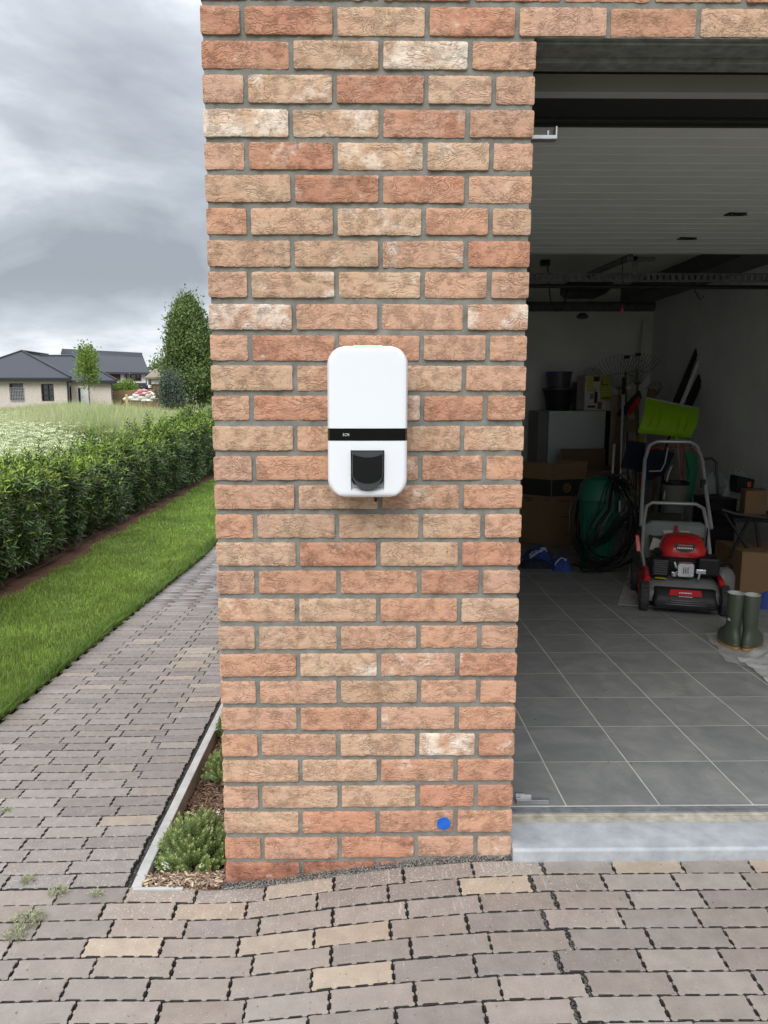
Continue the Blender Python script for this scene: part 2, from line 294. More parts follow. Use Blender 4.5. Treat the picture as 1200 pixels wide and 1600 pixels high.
# ------------------------------------------------------------------ mesh helpers
class MB:
    def __init__(s): s.v = []; s.f = []
    def add(s, vs, fs):
        o = len(s.v); s.v += [tuple(x) for x in vs]; s.f += [tuple(i + o for i in f) for f in fs]; return s
    def box(s, x0, x1, y0, y1, z0, z1, mtx=None):
        vs = [Vector((x, y, z)) for z in (z0, z1) for y in (y0, y1) for x in (x0, x1)]
        if mtx is not None: vs = [mtx @ v for v in vs]
        return s.add(vs, [(0, 2, 3, 1), (4, 5, 7, 6), (0, 1, 5, 4), (2, 6, 7, 3), (0, 4, 6, 2), (1, 3, 7, 5)])
    def quad(s, a, b, c, d): return s.add([a, b, c, d], [(0, 1, 2, 3)])
    def prism(s, pts, d):       # polygon (list of 3D points) pushed along vector d
        n = len(pts); d = Vector(d)
        vs = [Vector(p) for p in pts] + [Vector(p) + d for p in pts]
        return s.add(vs, [tuple(range(n))[::-1], tuple(range(n, 2 * n))] + [(i, (i + 1) % n, n + (i + 1) % n, n + i) for i in range(n)])
    def tube(s, pts, r, n=8, cap=True):
        pts = [Vector(p) for p in pts]; rr = r if hasattr(r, '__len__') else [r] * len(pts)
        rings = []; up = None
        for i, p in enumerate(pts):
            t = (pts[min(i + 1, len(pts) - 1)] - pts[max(i - 1, 0)]).normalized()
            if up is None:
                up = Vector((0, 0, 1)) if abs(t.z) < 0.9 else Vector((1, 0, 0))
            a = t.cross(up).normalized(); b = a.cross(t).normalized(); up = b
            rings.append([p + (a * cos(2 * pi * k / n) + b * sin(2 * pi * k / n)) * rr[i] for k in range(n)])
        return s.loft(rings, cap)
    def loft(s, rings, cap=True, close=False):
        n = len(rings[0]); vs = [v for r in rings for v in r]; fs = []
        m = len(rings)
        for i in range(m - 1 + (1 if close else 0)):
            for k in range(n):
                j = (i + 1) % m
                fs.append((i * n + k, i * n + (k + 1) % n, j * n + (k + 1) % n, j * n + k))
        if cap and not close:
            fs.append(tuple(range(n))[::-1]); fs.append(tuple(range((m - 1) * n, m * n)))
        return s.add(vs, fs)
    def lathe(s, prof, c=(0, 0, 0), n=24, cap=True, mtx=None, sx=1, sy=1):
        c = Vector(c); rings = [[Vector((r * cos(2 * pi * k / n) * sx, r * sin(2 * pi * k / n) * sy, z)) for k in range(n)] for r, z in prof]
        rings = [[(mtx @ v if mtx is not None else v) + c for v in r] for r in rings]
        return s.loft(rings, cap)
def shade(me, ang=35):
    me.polygons.foreach_set('use_smooth', [True] * len(me.polygons))
    me.set_sharp_from_angle(angle=radians(ang))
def link(name, me, parent=None, loc=None):
    o = bpy.data.objects.new(name, me); C.objects.link(o)
    if parent is not None: o.parent = parent
    if loc is not None: o.location = loc
    return o
def obj(name, mb, m, parent=None, smooth=None, bevel=0, seg=2, world=False, loc=None, sub=0):
    me = bpy.data.meshes.new(name)
    vs = mb.v
    if world and parent is not None:
        off = Vector((0, 0, 0)); q = parent
        while q is not None: off += Vector(q.location); q = q.parent
        vs = [tuple(Vector(v) - off) for v in vs]
    me.from_pydata(vs, [], mb.f); me.materials.append(M[m] if isinstance(m, str) else m); me.update()
    if smooth: shade(me, smooth)
    o = link(name, me, parent, loc)
    if bevel:
        b = o.modifiers.new('bevel', 'BEVEL'); b.width = bevel; b.segments = seg; b.limit_method = 'ANGLE'; b.angle_limit = radians(40)
    if sub:
        b = o.modifiers.new('sub', 'SUBSURF'); b.levels = sub; b.render_levels = sub
    return o
def tag(o, label=None, cat=None, group=None, kind=None):
    for k, v in (('label', label), ('category', cat), ('group', group), ('kind', kind)):
        if v: o[k] = v
    return o
def thing(name, loc, label, cat, group=None, rz=0.0):
    o = bpy.data.objects.new(name, None); C.objects.link(o); o.location = loc; o.rotation_euler = (0, 0, rz); o.empty_display_size = 0.1
    return tag(o, label, cat, group)
def npmesh(name, V, F, m, parent=None, kind=None, loc=None):
    """V (n,3) float, F (m,k) int with one k"""
    me = bpy.data.meshes.new(name); V = np.ascontiguousarray(V, np.float32); F = np.ascontiguousarray(F, np.int32); k = F.shape[1]
    me.vertices.add(len(V)); me.vertices.foreach_set('co', V.ravel())
    me.loops.add(F.size); me.loops.foreach_set('vertex_index', F.ravel())
    me.polygons.add(len(F)); me.polygons.foreach_set('loop_start', np.arange(0, F.size, k, dtype=np.int32))
    me.update(calc_edges=True); me.materials.append(M[m] if isinstance(m, str) else m)
    o = link(name, me, parent, loc)
    if kind: o['kind'] = kind
    return o
def blades(P, H, Wd, lean, m, name, parent=None, kind='stuff', bend=0.5):
    """tapered bent blades: two quads' worth in 3 triangles"""
    n = len(P); th = RNG.uniform(0, 2 * pi, n); a = np.stack([np.cos(th), np.sin(th), 0 * th], 1)
    ph = RNG.uniform(0, 2 * pi, n); l = np.stack([np.cos(ph), np.sin(ph), 0 * ph], 1) * (RNG.uniform(0.1, 1, n) * lean * H)[:, None]
    up = np.zeros((n, 3)); up[:, 2] = H
    w = (Wd / 2)[:, None] * a
    mid = P + up * 0.55 + l * bend * 0.6; tip = P + up + l
    V = np.stack([P - w, P + w, mid - w * 0.8, mid + w * 0.8, tip], 1).reshape(-1, 3)
    b = (np.arange(n) * 5)[:, None]
    F = np.concatenate([b + [0, 1, 3], b + [0, 3, 2], b + [2, 3, 4]])
    return npmesh(name, V, F, m, parent, kind)
LEAF_T = np.array([[0, 0, 0], [0.42, 0.5, 0.06], [0.45, 0, -0.04], [0.42, -0.5, 0.06], [1, 0, -0.18]])
LEAF_F = np.array([[0, 2, 1], [0, 3, 2], [1, 2, 4], [2, 3, 4]])
def leaf_frames(D, N):
    D = D / np.linalg.norm(D, axis=1, keepdims=True); S = np.cross(N, D); S /= np.linalg.norm(S, axis=1, keepdims=True) + 1e-9; N2 = np.cross(D, S); return D, S, N2
def leaves(P, D, N, L, Wd, m, name, parent=None, kind='stuff'):
    D, S, N2 = leaf_frames(D, N); n = len(P)
    V = P[:, None, :] + LEAF_T[None, :, 0:1] * (D * L[:, None])[:, None, :] + LEAF_T[None, :, 1:2] * (S * Wd[:, None])[:, None, :] + LEAF_T[None, :, 2:3] * (N2 * L[:, None])[:, None, :]
    F = (np.arange(n) * 5)[:, None, None] + LEAF_F[None]
    return npmesh(name, V.reshape(-1, 3), F.reshape(-1, 3), m, parent, kind)
def runit(n):
    v = RNG.normal(size=(n, 3)); return v / np.linalg.norm(v, axis=1, keepdims=True)
def rot2(a): return Matrix.Rotation(a, 4, 'Z')

# ------------------------------------------------------------------ ground heights
_bx = [-8, -0.6, -0.25, 0.0, 0.10, 0.38, 0.64, 0.83, 8]; _bz = [-0.05, -0.043, -0.036, -0.040, -0.034, 0.006, 0.033, 0.042, 0.045]
def smooth(a, b, x):
    t = np.clip((x - a) / (b - a), 0, 1); return t * t * (3 - 2 * t)
def Z(x, y):
    x = np.asarray(x, float); y = np.asarray(y, float)
    b = np.interp(x, _bx, _bz) * 0.5 + 0.25 * (np.interp(x - 0.07, _bx, _bz) + np.interp(x + 0.07, _bx, _bz))
    front = b + np.clip(y, -2.5, 0) * 0.045 * smooth(-0.2, 0.8, x)
    bp = np.interp(np.minimum(x, -0.25), _bx, _bz)
    yy = np.clip(y, 0, 60)
    drop = -0.046 * np.minimum(yy, 6) + 0.015 * np.clip(yy - 18, 0, 12)
    path = bp + drop
    far = smooth(-3.0, -6.0, x) * smooth(4, 14, yy)
    path = path * (1 - far) + 0.02 * far
    t = smooth(-0.02, 0.05, y)
    return np.where(x > 0.02, front, front * (1 - t) + path * t)
def zf(x, y): return float(Z(x, y))

# ground sheet: fine near, coarse to the horizon
def ground_sheet():
    xs = np.unique(np.concatenate([np.linspace(-1500, -60, 12), np.linspace(-60, -8, 20), np.linspace(-8, 4, 61), np.linspace(4, 60, 12), np.linspace(60, 1500, 10)]))
    ys = np.unique(np.concatenate([np.linspace(-300, -8, 8), np.linspace(-8, -2, 6), np.linspace(-2, 2, 33), np.linspace(2, 18, 33), np.linspace(18, 80, 16), np.linspace(80, 2500, 14)]))
    X, Y = np.meshgrid(xs, ys); z = Z(X, Y) - 0.10
    z = np.where((X > 0.0) & (X < 4.6) & (Y > -0.0) & (Y < 8), -0.12, z)
    z = np.where(Y > 20, np.maximum(z, -0.10), z)
    V = np.stack([X, Y, z], -1).reshape(-1, 3); n = len(xs); m = len(ys)
    i, j = np.meshgrid(np.arange(n - 1), np.arange(m - 1)); a = (j * n + i).ravel()
    o = npmesh('ground', V, np.stack([a, a + 1, a + n + 1, a + n], 1), 'earth'); o['kind'] = 'structure'
ground_sheet()
def sheet(name, m, poly_x, ys, dz, kind='structure', parent=None, nx=12, rough=0.0):
    """strip between x=poly_x(y)[0..1] over ys draped on Z plus dz"""
    V = []; F = []
    for j, y in enumerate(ys):
        x0, x1 = poly_x(y)
        for i in range(nx + 1):
            x = x0 + (x1 - x0) * i / nx; e = mn.noise(Vector((x * 9, y * 9, 1))) * rough if rough else 0
            V.append((x, y, zf(x, y) + dz + e))
    for j in range(len(ys) - 1):
        for i in range(nx):
            a = j * (nx + 1) + i; F.append((a, a + 1, a + nx + 2, a + nx + 1))
    o = npmesh(name, np.array(V), np.array(F), m, parent); o['kind'] = kind
    if parent is not None: del o['kind']
    return o
drive = sheet('driveway', 'joint', lambda y: (-1.9, 4.4), np.linspace(-1.75, -0.0, 30), -0.020, nx=60)
path = sheet('garden_path', 'joint', lambda y: (-1.27, -0.255), np.concatenate([np.linspace(0.001, 6, 40), np.linspace(6.3, 15, 20)]), -0.017, nx=10)

# paver outlines: nibs keep the stones apart, so joints read as dashes
def paver_mesh(seed):
    r = random.Random(seed); L, Wd = 0.1940, 0.0684; pts = []
    def edge(p, q, slots, dep):
        p = Vector(p); q = Vector(q); d = q - p; n = Vector((d.y, -d.x)).normalized() * -1
        out = [p]
        for a, b in slots:
            for t, k in ((a, 0), (a + 0.025, 1), (b - 0.025, 1), (b, 0)):
                out.append(p + d * t + n * (dep * (1 + r.uniform(-.2, .2)) if k else 0))
        return out
    hx, hy = L / 2, Wd / 2; c = 0.0025
    ls = [(0.05, 0.26), (0.30, 0.49), (0.53, 0.71), (0.75, 0.95)]
    es = [(0.10, 0.42), (0.55, 0.90)]
    pts += edge((-hx + c, -hy), (hx - c, -hy), ls, 0.0042)
    pts += edge((hx, -hy + c), (hx, hy - c), es, 0.0034)
    pts += edge((hx - c, hy), (-hx + c, hy), ls, 0.0011)
    pts += edge((-hx, hy - c), (-hx, -hy + c), es, 0.0034)
    n = len(pts); h = 0.045; ch = 0.0013
    rings = []
    for z, ins in ((-h, 0), (-ch, 0), (0, ch)):
        rings.append([Vector((p.x * (1 - ins / hx), p.y * (1 - ins / hy), z)) for p in pts])
    mb = MB(); mb.loft(rings, cap=False); mb.f.append(tuple(range(2 * n, 3 * n)))
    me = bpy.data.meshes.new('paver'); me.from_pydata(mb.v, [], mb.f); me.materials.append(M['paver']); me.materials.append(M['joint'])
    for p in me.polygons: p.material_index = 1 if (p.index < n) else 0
    me.update()
    return me
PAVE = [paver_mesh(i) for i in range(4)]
GREYS = [(0.258, 0.232, 0.213), (0.24, 0.218, 0.205), (0.28, 0.252, 0.234), (0.252, 0.222, 0.202), (0.268, 0.247, 0.232), (0.225, 0.205, 0.195)]
TANS = [(0.345, 0.298, 0.245), (0.325, 0.277, 0.23), (0.34, 0.302, 0.258)]
def lay(parent, x, y, tanp, lx=1.0, bloom=0.0, warm=0.0):
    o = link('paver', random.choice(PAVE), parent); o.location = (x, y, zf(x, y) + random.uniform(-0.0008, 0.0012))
    e = 0.08
    sx = (zf(x + e, y) - zf(x - e, y)) / (2 * e); sy = (zf(x, y + 0.03) - zf(x, y - 0.03)) / 0.06
    o.rotation_euler = (math.atan(sy) + random.gauss(0, 0.006), -math.atan(sx) + random.gauss(0, 0.003), random.gauss(0, 0.0035))
    o.scale = (lx, 1, 1)
    t = random.choice(TANS) if random.random() < tanp else random.choice(GREYS)
    k = random.uniform(0.92, 1.08); o['tone'] = [t[0] * k * (1 + warm), t[1] * k, t[2] * k * (1 - warm)]; o['bloom'] = float(bloom)
    return o
RP, LP = 0.0702, 0.196
dfar = []
k = 0
for k in range(-1, 21):
    yb = -0.0765 - RP * k; y = yb + RP / 2
    ph = 1.30 if k % 2 == 0 else 1.254
    if k == -1: continue
    js = [ph + LP * i + random.uniform(-0.002, 0.002) for i in range(-16, 17)]
    for i in range(len(js) - 1):
        x = (js[i] + js[i + 1]) / 2
        left = x < 0.88
        x -= 0.006 if left else 0
        if x < -1.35: continue
        if x > 1.95 or k > 12:
            dfar.append((x, y, LP)); continue
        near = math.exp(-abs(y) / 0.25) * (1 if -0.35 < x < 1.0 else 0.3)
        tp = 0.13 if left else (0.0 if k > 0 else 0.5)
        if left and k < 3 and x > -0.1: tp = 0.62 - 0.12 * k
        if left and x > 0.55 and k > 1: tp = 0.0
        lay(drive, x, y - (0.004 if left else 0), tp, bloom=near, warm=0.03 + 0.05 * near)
# the row that meets the wall and the sill, left part only
for i in range(-8, 2):
    x = 1.30 + LP * 0 + LP * i - 0.009 - 0.046 - LP * 2 + LP
    y = -0.0765 + RP / 2
# garden path rows
pc = 0; rest = []
for k in range(0, 205):
    yb = 0.0232 + RP * k - 0.030; y = yb + RP / 2
    ph = -0.450 if k % 2 == 0 else -0.490
    js = [ph + LP * i for i in range(-4, 2)]
    for i in range(len(js) - 1):
        x0, x1 = js[i], js[i + 1]
        x1 = min(x1, -0.290); x0 = max(x0, -1.255)
        if x1 - x0 < 0.05: continue
        x = (x0 + x1) / 2; lx = (x1 - x0) / LP
        if k < 52:
            lay(path, x, y, 0.045, lx=lx, bloom=0.25 + 0.5 * math.exp(-y / 0.4)); pc += 1
        else: rest.append((x, y, x1 - x0))
nrest = len(rest); V = []; F = []
for ii, (x, y, w) in enumerate(rest + dfar):
    if ii == nrest: VP_, FP_ = V, F; V = []; F = []
    a = len(V); h = w / 2 - 0.002; q = RP / 2 - 0.0022
    z = [zf(x - h, y), zf(x + h, y)]
    e = random.uniform(0, 0.002)
    V += [(x - h, y - q, z[0] + e), (x + h, y - q, z[1] + e), (x + h, y + q, z[1] + e), (x - h, y + q, z[0] + e), (x - h, y - q, z[0] - .01), (x + h, y - q, z[1] - .01), (x + h, y + q, z[1] - .01), (x - h, y + q, z[0] - .01)]
    F += [(a, a + 1, a + 2, a + 3), (a, a + 4, a + 5, a + 1), (a + 1, a + 5, a + 6, a + 2), (a + 3, a + 2, a + 6, a + 7), (a, a + 3, a + 7, a + 4)]
M['farpaver'] = mat('far_paver', (0.25, 0.228, 0.222), 0.86, 0.12, 12, isl=0.25)
npmesh('distant_pavers', np.array(VP_), np.array(FP_), 'farpaver', path, 'stuff')
npmesh('outer_pavers', np.array(V), np.array(F), 'farpaver', drive, 'stuff')

def pebbles(name, pts, m, s0, s1, parent=None, kind='stuff'):
    n = len(pts); base = np.array([[1, 0, 0], [-1, 0, 0], [0, 1, 0], [0, -1, 0], [0, 0, .8], [0, 0, -.8]], float)
    F0 = np.array([[0, 2, 4], [2, 1, 4], [1, 3, 4], [3, 0, 4], [2, 0, 5], [1, 2, 5], [3, 1, 5], [0, 3, 5]])
    S = RNG.uniform(s0, s1, (n, 1, 1)) * RNG.uniform(0.6, 1.3, (n, 6, 1)); th = RNG.uniform(0, 2 * pi, n)
    c, s_ = np.cos(th), np.sin(th); R = np.zeros((n, 3, 3)); R[:, 0, 0] = c; R[:, 0, 1] = -s_; R[:, 1, 0] = s_; R[:, 1, 1] = c; R[:, 2, 2] = 1
    V = np.einsum('nij,nkj->nki', R, base[None] * S) + np.asarray(pts)[:, None, :]
    F = (np.arange(n) * 6)[:, None, None] + F0[None]
    o = npmesh(name, V.reshape(-1, 3), F.reshape(-1, 3), m, parent, kind); return o
# gravel seam along the wall foot, and grit in the wide joints
n = 5200; gx = RNG.uniform(-0.01, 0.86, n); gy = RNG.uniform(-0.021, 0.012, n) - 0.001
keep = gy > -0.023 + 0.016 * (gx - 0.1); gx, gy = gx[keep], gy[keep]
gp = np.stack([gx, gy, Z(gx, gy) - 0.003 + RNG.uniform(0, 0.006, len(gx)) + 0.009 * smooth(-0.02, 0.006, gy)], 1)
tag(pebbles('gravel_seam', gp, 'gravel', 0.0014, 0.0036), 'loose blue grey gravel seam along the foot of the brick pillar', 'gravel', kind='stuff')
gp = []
for k in range(0, 12):
    ph = 0.908 if k % 2 == 0 else 0.862
    for _ in range(90):
        x = ph + random.gauss(-0.004, 0.0035); y = -0.0765 - RP * k + random.uniform(0, RP); gp.append((x, y, zf(x, y) - random.uniform(0.002, 0.006)))
for _ in range(2600):   # along the kerb
    y = random.uniform(-0.02, 4.5); x = -0.279 + random.gauss(0, 0.004); gp.append((x, y, zf(x, y) - random.uniform(0.0, 0.005)))
for _ in range(5200):
    x = random.uniform(-1.2, 1.7); y = random.uniform(-0.8, -0.02); gp.append((x, y, zf(x, y) - random.uniform(0.012, 0.018)))
tag(pebbles('joint_grit', gp, 'grit', 0.0015, 0.0036), 'dark grit filling the wide joints between the pavers', 'grit', kind='stuff')

# ------------------------------------------------------------------ the brick garage
CR, Z0, WW = 0.0781, 2.2949, 0.8225
garage = thing('brick_garage', (0, 0, 0), 'red and buff brick garage with open door, seen at its corner pillar', 'garage')
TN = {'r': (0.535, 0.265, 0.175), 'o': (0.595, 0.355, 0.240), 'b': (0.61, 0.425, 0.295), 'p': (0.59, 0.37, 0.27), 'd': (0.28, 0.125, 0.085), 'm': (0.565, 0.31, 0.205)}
ROWS = ['r r b r p m b m', 'r bw bW o', 'p bw rp bp p', 'bW bw rp op', 'p ro bw bp p', 'bo r r o', 'm b bw mo b', 'b bo o rm', 'p bw b o o',
        'pW o o ow', 'o r m o o', 'b ob bo o', 'op r pw r m', 'b ob b bo', 'po m pm m mo', 'o bp o m', 'm bp b bo o', 'bp r b r', 'po m m r o',
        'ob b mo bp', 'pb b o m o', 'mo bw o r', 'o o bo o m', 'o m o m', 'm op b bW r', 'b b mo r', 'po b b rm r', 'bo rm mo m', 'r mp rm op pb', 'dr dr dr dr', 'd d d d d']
JA = [0.105, 0.3275, 0.550, 0.7185]; JB = [0.218, 0.4395, 0.659]
def brick(x0, x1, zt, depth, code, parent=garage, proud=0.0, hgt=0.0635, y0=0.0):
    cx, cz = (x0 + x1) / 2, zt - hgt / 2; w, h = (x1 - x0) / 2, hgt / 2
    sd = random.uniform(0, 1000); nx, nz = max(8, int((x1 - x0) / 0.0055)), 13
    tilt = random.gauss(0, 0.0035); sag = random.uniform(-0.0015, 0.0015)
    yb = -0.001 + random.uniform(-0.0025, 0.0025) - proud
    fold = random.uniform(0.4, 1.2); fdir = random.choice((-1, 1)) * random.uniform(20, 45)
    vs = []; idx = {}
    for j in range(nz + 1):
        for i in range(nx + 1):
            u = -1 + 2 * i / nx; v = -1 + 2 * j / nz
            x = u * w; z = v * h
            q = Vector((x * 22 + sd, z * 22, sd * 0.3))
            if abs(v) == 1: z += 0.0013 * mn.noise(Vector((x * 40 + sd, v * 3, 5))) + 0.0013 * mn.noise(Vector((x * 160, sd, v)))
            if abs(u) == 1: x += 0.0013 * mn.noise(Vector((u * 4, z * 60 + sd, 9)))
            if abs(u) == 1 and abs(v) == 1: x -= u * 0.0012; z -= v * 0.0012
            warp = mn.noise(q) * 1.4; a = x * fdir + z * 70 * (1 if z * 1 > 0 else 0.6) + warp * 3.0
            ridge = 1 - abs(sin(a * 1.6 + 2.5 * mn.noise(q * 1.7)))
            d = 0.0014 * mn.noise(q * 0.8) + 0.0012 * mn.noise(q * 2.3) - 0.0034 * fold * (ridge ** 3) * max(0, mn.noise(q * 0.6 + Vector((3, 3, 3))) + 0.35)
            eu = max(0, abs(u) - (1 - 0.006 / w)) / (0.006 / w); ev = max(0, abs(v) - (1 - 0.007 / h)) / (0.007 / h)
            y = yb - d + 0.0014 * min(1, max(eu, ev)) ** 3
            xx = x * cos(tilt) - z * sin(tilt); z2 = z * cos(tilt) + x * sin(tilt) + sag * u * u
            idx[i, j] = len(vs); vs.append((xx, y, z2))
    fs = [(idx[i, j], idx[i + 1, j], idx[i + 1, j + 1], idx[i, j + 1]) for j in range(nz) for i in range(nx)]
    ring = [(i, 0) for i in range(nx)] + [(nx, j) for j in range(nz)] + [(i, nz) for i in range(nx, 0, -1)] + [(0, j) for j in range(nz, 0, -1)]
    prev = [idx[r] for r in ring]
    for yy in (0.008, depth):
        cur = []
        for r in ring:
            p = vs[idx[r]]; cur.append(len(vs)); jx = 0.0012 * mn.noise(Vector((p[0] * 50, yy * 50, p[2] * 50 + sd)))
            vs.append((p[0] + jx, yy, p[2] + jx))
        for a in range(len(ring)):
            b = (a + 1) % len(ring); fs.append((prev[a], cur[a], cur[b], prev[b]))
        prev = cur
    fs.append(tuple(prev))
    me = bpy.data.meshes.new('brick'); me.from_pydata(vs, [], fs); me.materials.append(M['brick']); me.update(); shade(me, 60)
    o = link('brick', me, parent, (cx, y0, cz))
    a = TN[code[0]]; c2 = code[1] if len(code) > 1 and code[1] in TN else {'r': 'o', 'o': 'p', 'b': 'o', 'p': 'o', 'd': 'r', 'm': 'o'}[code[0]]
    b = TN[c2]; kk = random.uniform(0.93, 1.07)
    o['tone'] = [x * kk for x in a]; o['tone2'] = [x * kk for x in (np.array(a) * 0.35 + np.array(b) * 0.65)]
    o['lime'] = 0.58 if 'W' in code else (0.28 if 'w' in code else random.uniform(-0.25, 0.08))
    return o
G = 0.0125
def jit(): return random.uniform(-0.0022, 0.0022)
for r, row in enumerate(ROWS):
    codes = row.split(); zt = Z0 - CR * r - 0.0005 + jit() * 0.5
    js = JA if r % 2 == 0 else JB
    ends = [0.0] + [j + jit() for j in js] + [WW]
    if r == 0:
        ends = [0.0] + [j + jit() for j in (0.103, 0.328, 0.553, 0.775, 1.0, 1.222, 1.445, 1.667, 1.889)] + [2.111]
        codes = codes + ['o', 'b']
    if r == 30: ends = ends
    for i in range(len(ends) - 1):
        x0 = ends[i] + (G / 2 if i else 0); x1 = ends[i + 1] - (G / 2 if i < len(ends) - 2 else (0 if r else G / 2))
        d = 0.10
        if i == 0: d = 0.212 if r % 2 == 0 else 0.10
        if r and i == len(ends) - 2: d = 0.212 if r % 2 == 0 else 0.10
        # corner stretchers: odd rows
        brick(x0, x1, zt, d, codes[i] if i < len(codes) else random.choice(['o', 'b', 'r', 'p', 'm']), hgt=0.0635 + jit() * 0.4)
for r in range(-1, -4, -1):
    zt = Z0 - CR * r; ends = [0.0] + [(0.218 if r % 2 else 0.103) + 0.222 * i + jit() for i in range(0, 9)]
    for i in range(len(ends) - 1):
        brick(ends[i] + (G / 2 if i else 0), ends[i + 1] - G / 2, zt, 0.1, random.choice(['o', 'bo', 'r', 'p', 'mo', 'b']))
# the remaining brickwork (left flank, right pillar, upper courses), plain blocks with real joints
sb = MB()
def course_x(x0, x1, y0, y1, z0, ph, ):
    x = x0 - ph
    while x < x1:
        a, b = max(x, x0), min(x + 0.21, x1)
        if b - a > 0.03: sb.box(a, b, y0, y1, z0, z0 + 0.0635)
        x += 0.222
for r in range(-12, 30):
    zt = Z0 - CR * r - 0.0635
    # left flank (plane x=0), starts behind the corner bricks
    y = (0.224 if r % 2 == 0 else 0.112)
    while y < 7.0:
        sb.box(0.001 + random.uniform(-.002, .002), 0.1, y, min(y + 0.21, 7.0), zt, zt + 0.0635); y += 0.222
    if r < -3: course_x(0.0, 4.2, 0.001, 0.1, zt, 0.11 if r % 2 else 0)
    elif r <= 0: course_x(2.12 if r == 0 else 2.0, 4.2, 0.001, 0.1, zt, 0.11 if r % 2 else 0)
    else: course_x(3.38, 4.2, 0.001, 0.1, zt, 0.11 if r % 2 else 0)
M['brick2'] = mat('plain_brick', (0.50, 0.26, 0.15), 0.93, 0.25, 9, 0.9, 90, spec=0.2, isl=0.22)
o = obj('far_brickwork', sb, 'brick2', garage); o['kind'] = 'stuff'
# mortar: recessed 6 mm, slightly uneven sheet
def mortar_sheet(x0, x1, z0, z1, y):
    nx = int((x1 - x0) / 0.012); nz = int((z1 - z0) / 0.012); V = []
    for j in range(nz + 1):
        for i in range(nx + 1):
            x = x0 + (x1 - x0) * i / nx; z = z0 + (z1 - z0) * j / nz
            V.append((x, y + 0.0006 + 0.0024 * mn.noise(Vector((x * 30, z * 30, 0))) + 0.0018 * mn.noise(Vector((x * 90, z * 90, 4))), z))
    i, j = np.meshgrid(np.arange(nx), np.arange(nz)); a = (j * (nx + 1) + i).ravel()
    return np.array(V), np.stack([a, a + 1, a + nx + 2, a + nx + 1], 1)
v1, f1 = mortar_sheet(0.005, WW - 0.005, -0.12, Z0 - 0.06, 0.0045)
npmesh('mortar', v1, f1, 'mortar', garage)
v2_, f2_ = mortar_sheet(0.005, 2.12, Z0 - 0.0645, Z0 + 0.30, 0.0045)
npmesh('mortar', v2_, f2_, 'mortar', garage)
mb = MB(); mb.box(0.0055, WW - 0.0055, 0.009, 0.2, -0.12, Z0 - 0.0655); mb.box(0.0055, 4.195, 0.009, 0.097, Z0 - 0.0655, 3.24)
mb.box(0.0055, 0.096, 0.2, 6.99, -0.3, 3.24); mb.box(3.386, 4.195, 0.0085, 0.097, -0.12, Z0 - 0.0655)
obj('mortar_core', mb, 'mortar', garage)
mb = MB(); mb.box(-0.12, 4.35, -0.1, 7.15, 3.26, 3.36); obj('roof', mb, 'dksteel', garage, bevel=0.004)
# inner leaf, reveals, ceiling, walls
mb = MB(); mb.box(0.10, 0.78, 0.205, 0.34, -0.1, 2.6); mb.box(3.42, 4.0, 0.1, 0.34, -0.1, 2.6); obj('inner_leaf', mb, 'dkgrey', garage)
XR, YB = 3.52, 6.25
mb = MB(); mb.box(XR, XR + 0.1, 0.34, YB + 0.1, -0.1, 2.5); obj('side_wall', mb, 'plaster', garage)
mb = MB(); mb.box(0.5, XR, YB, YB + 0.1, -0.1, 2.5); obj('back_wall', mb, 'plaster', garage)
mb = MB(); mb.box(0.4, 0.5, 0.34, YB + 0.1, -0.1, 2.5); obj('side_wall', mb, 'plaster', garage)
mb = MB(); mb.box(0.4, XR + 0.1, 0.34, YB + 0.1, 2.5, 2.6); obj('ceiling', mb, 'offwhite', garage)
mb = MB(); mb.box(XR - 0.36, XR - 0.002, 3.0, YB - 0.002, 2.36, 2.499); obj('ceiling_beam', mb, 'dkgrey', garage, bevel=0.004)
# lintel steel under the first course, then the inner lintel board
mb = MB(); mb.box(WW + 0.002, 3.38, 0.020, 0.095, 2.2200, 2.2285); mb.box(WW + 0.002, 3.38, 0.0955, 0.150, 2.208, 2.236); mb.box(WW + 0.002, 3.38, 0.002, 0.0195, 2.2265, 2.2295)
obj('lintel', mb, 'lsteel', garage, bevel=0.002)
mb = MB(); mb.box(0.55, 3.42, 0.155, 0.295, 2.285, 2.50); obj('lintel_insulation', mb, 'rubber', garage)
mb = MB(); mb.box(0.55, 3.42, 0.300, 0.345, 2.212, 2.262); obj('lintel_board', mb, 'boardl', garage, bevel=0.002)
mb = MB(); mb.box(0.55, 3.42, 0.3, 0.339, 2.264, 2.30); mb.box(0.55, 3.42, 0.348, 0.50, 2.214, 2.25); mb.box(0.55, 3.42, 0.504, 0.530, 2.205, 2.25)
mb.box(0.55, 3.42, 0.534, 0.546, 2.198, 2.24)
obj('door_frame_seal', mb, 'rubber', garage, bevel=0.003)
# sill: bluestone with a sloping top and a front nose
mb = MB(); pr = [(-0.022, 0.046), (-0.020, 0.072), (-0.014, 0.078), (0.098, 0.083), (0.112, 0.083), (0.112, 0.0), (-0.016, 0.0), (-0.022, 0.02)]
mb.prism([(WW + 0.002, y, z) for y, z in pr], (2.56, 0, 0)); obj('sill_stone', mb, 'bluestone', garage, bevel=0.003)
mb = MB(); mb.box(WW + 0.002, 3.38, 0.1135, 0.150, 0.03, 0.0795); mb.box(WW + 0.002, 3.38, 0.1515, 0.164, 0.03, 0.0835); obj('sill_batten', mb, 'batten', garage, bevel=0.001)
mb = MB(); mb.box(WW + 0.002, 3.38, 0.166, 0.190, 0.03, 0.0855); mb.box(WW + 0.002, 3.38, 0.1915, 0.205, 0.03, 0.083); obj('floor_seal', mb, 'dkrub', garage, bevel=0.003)
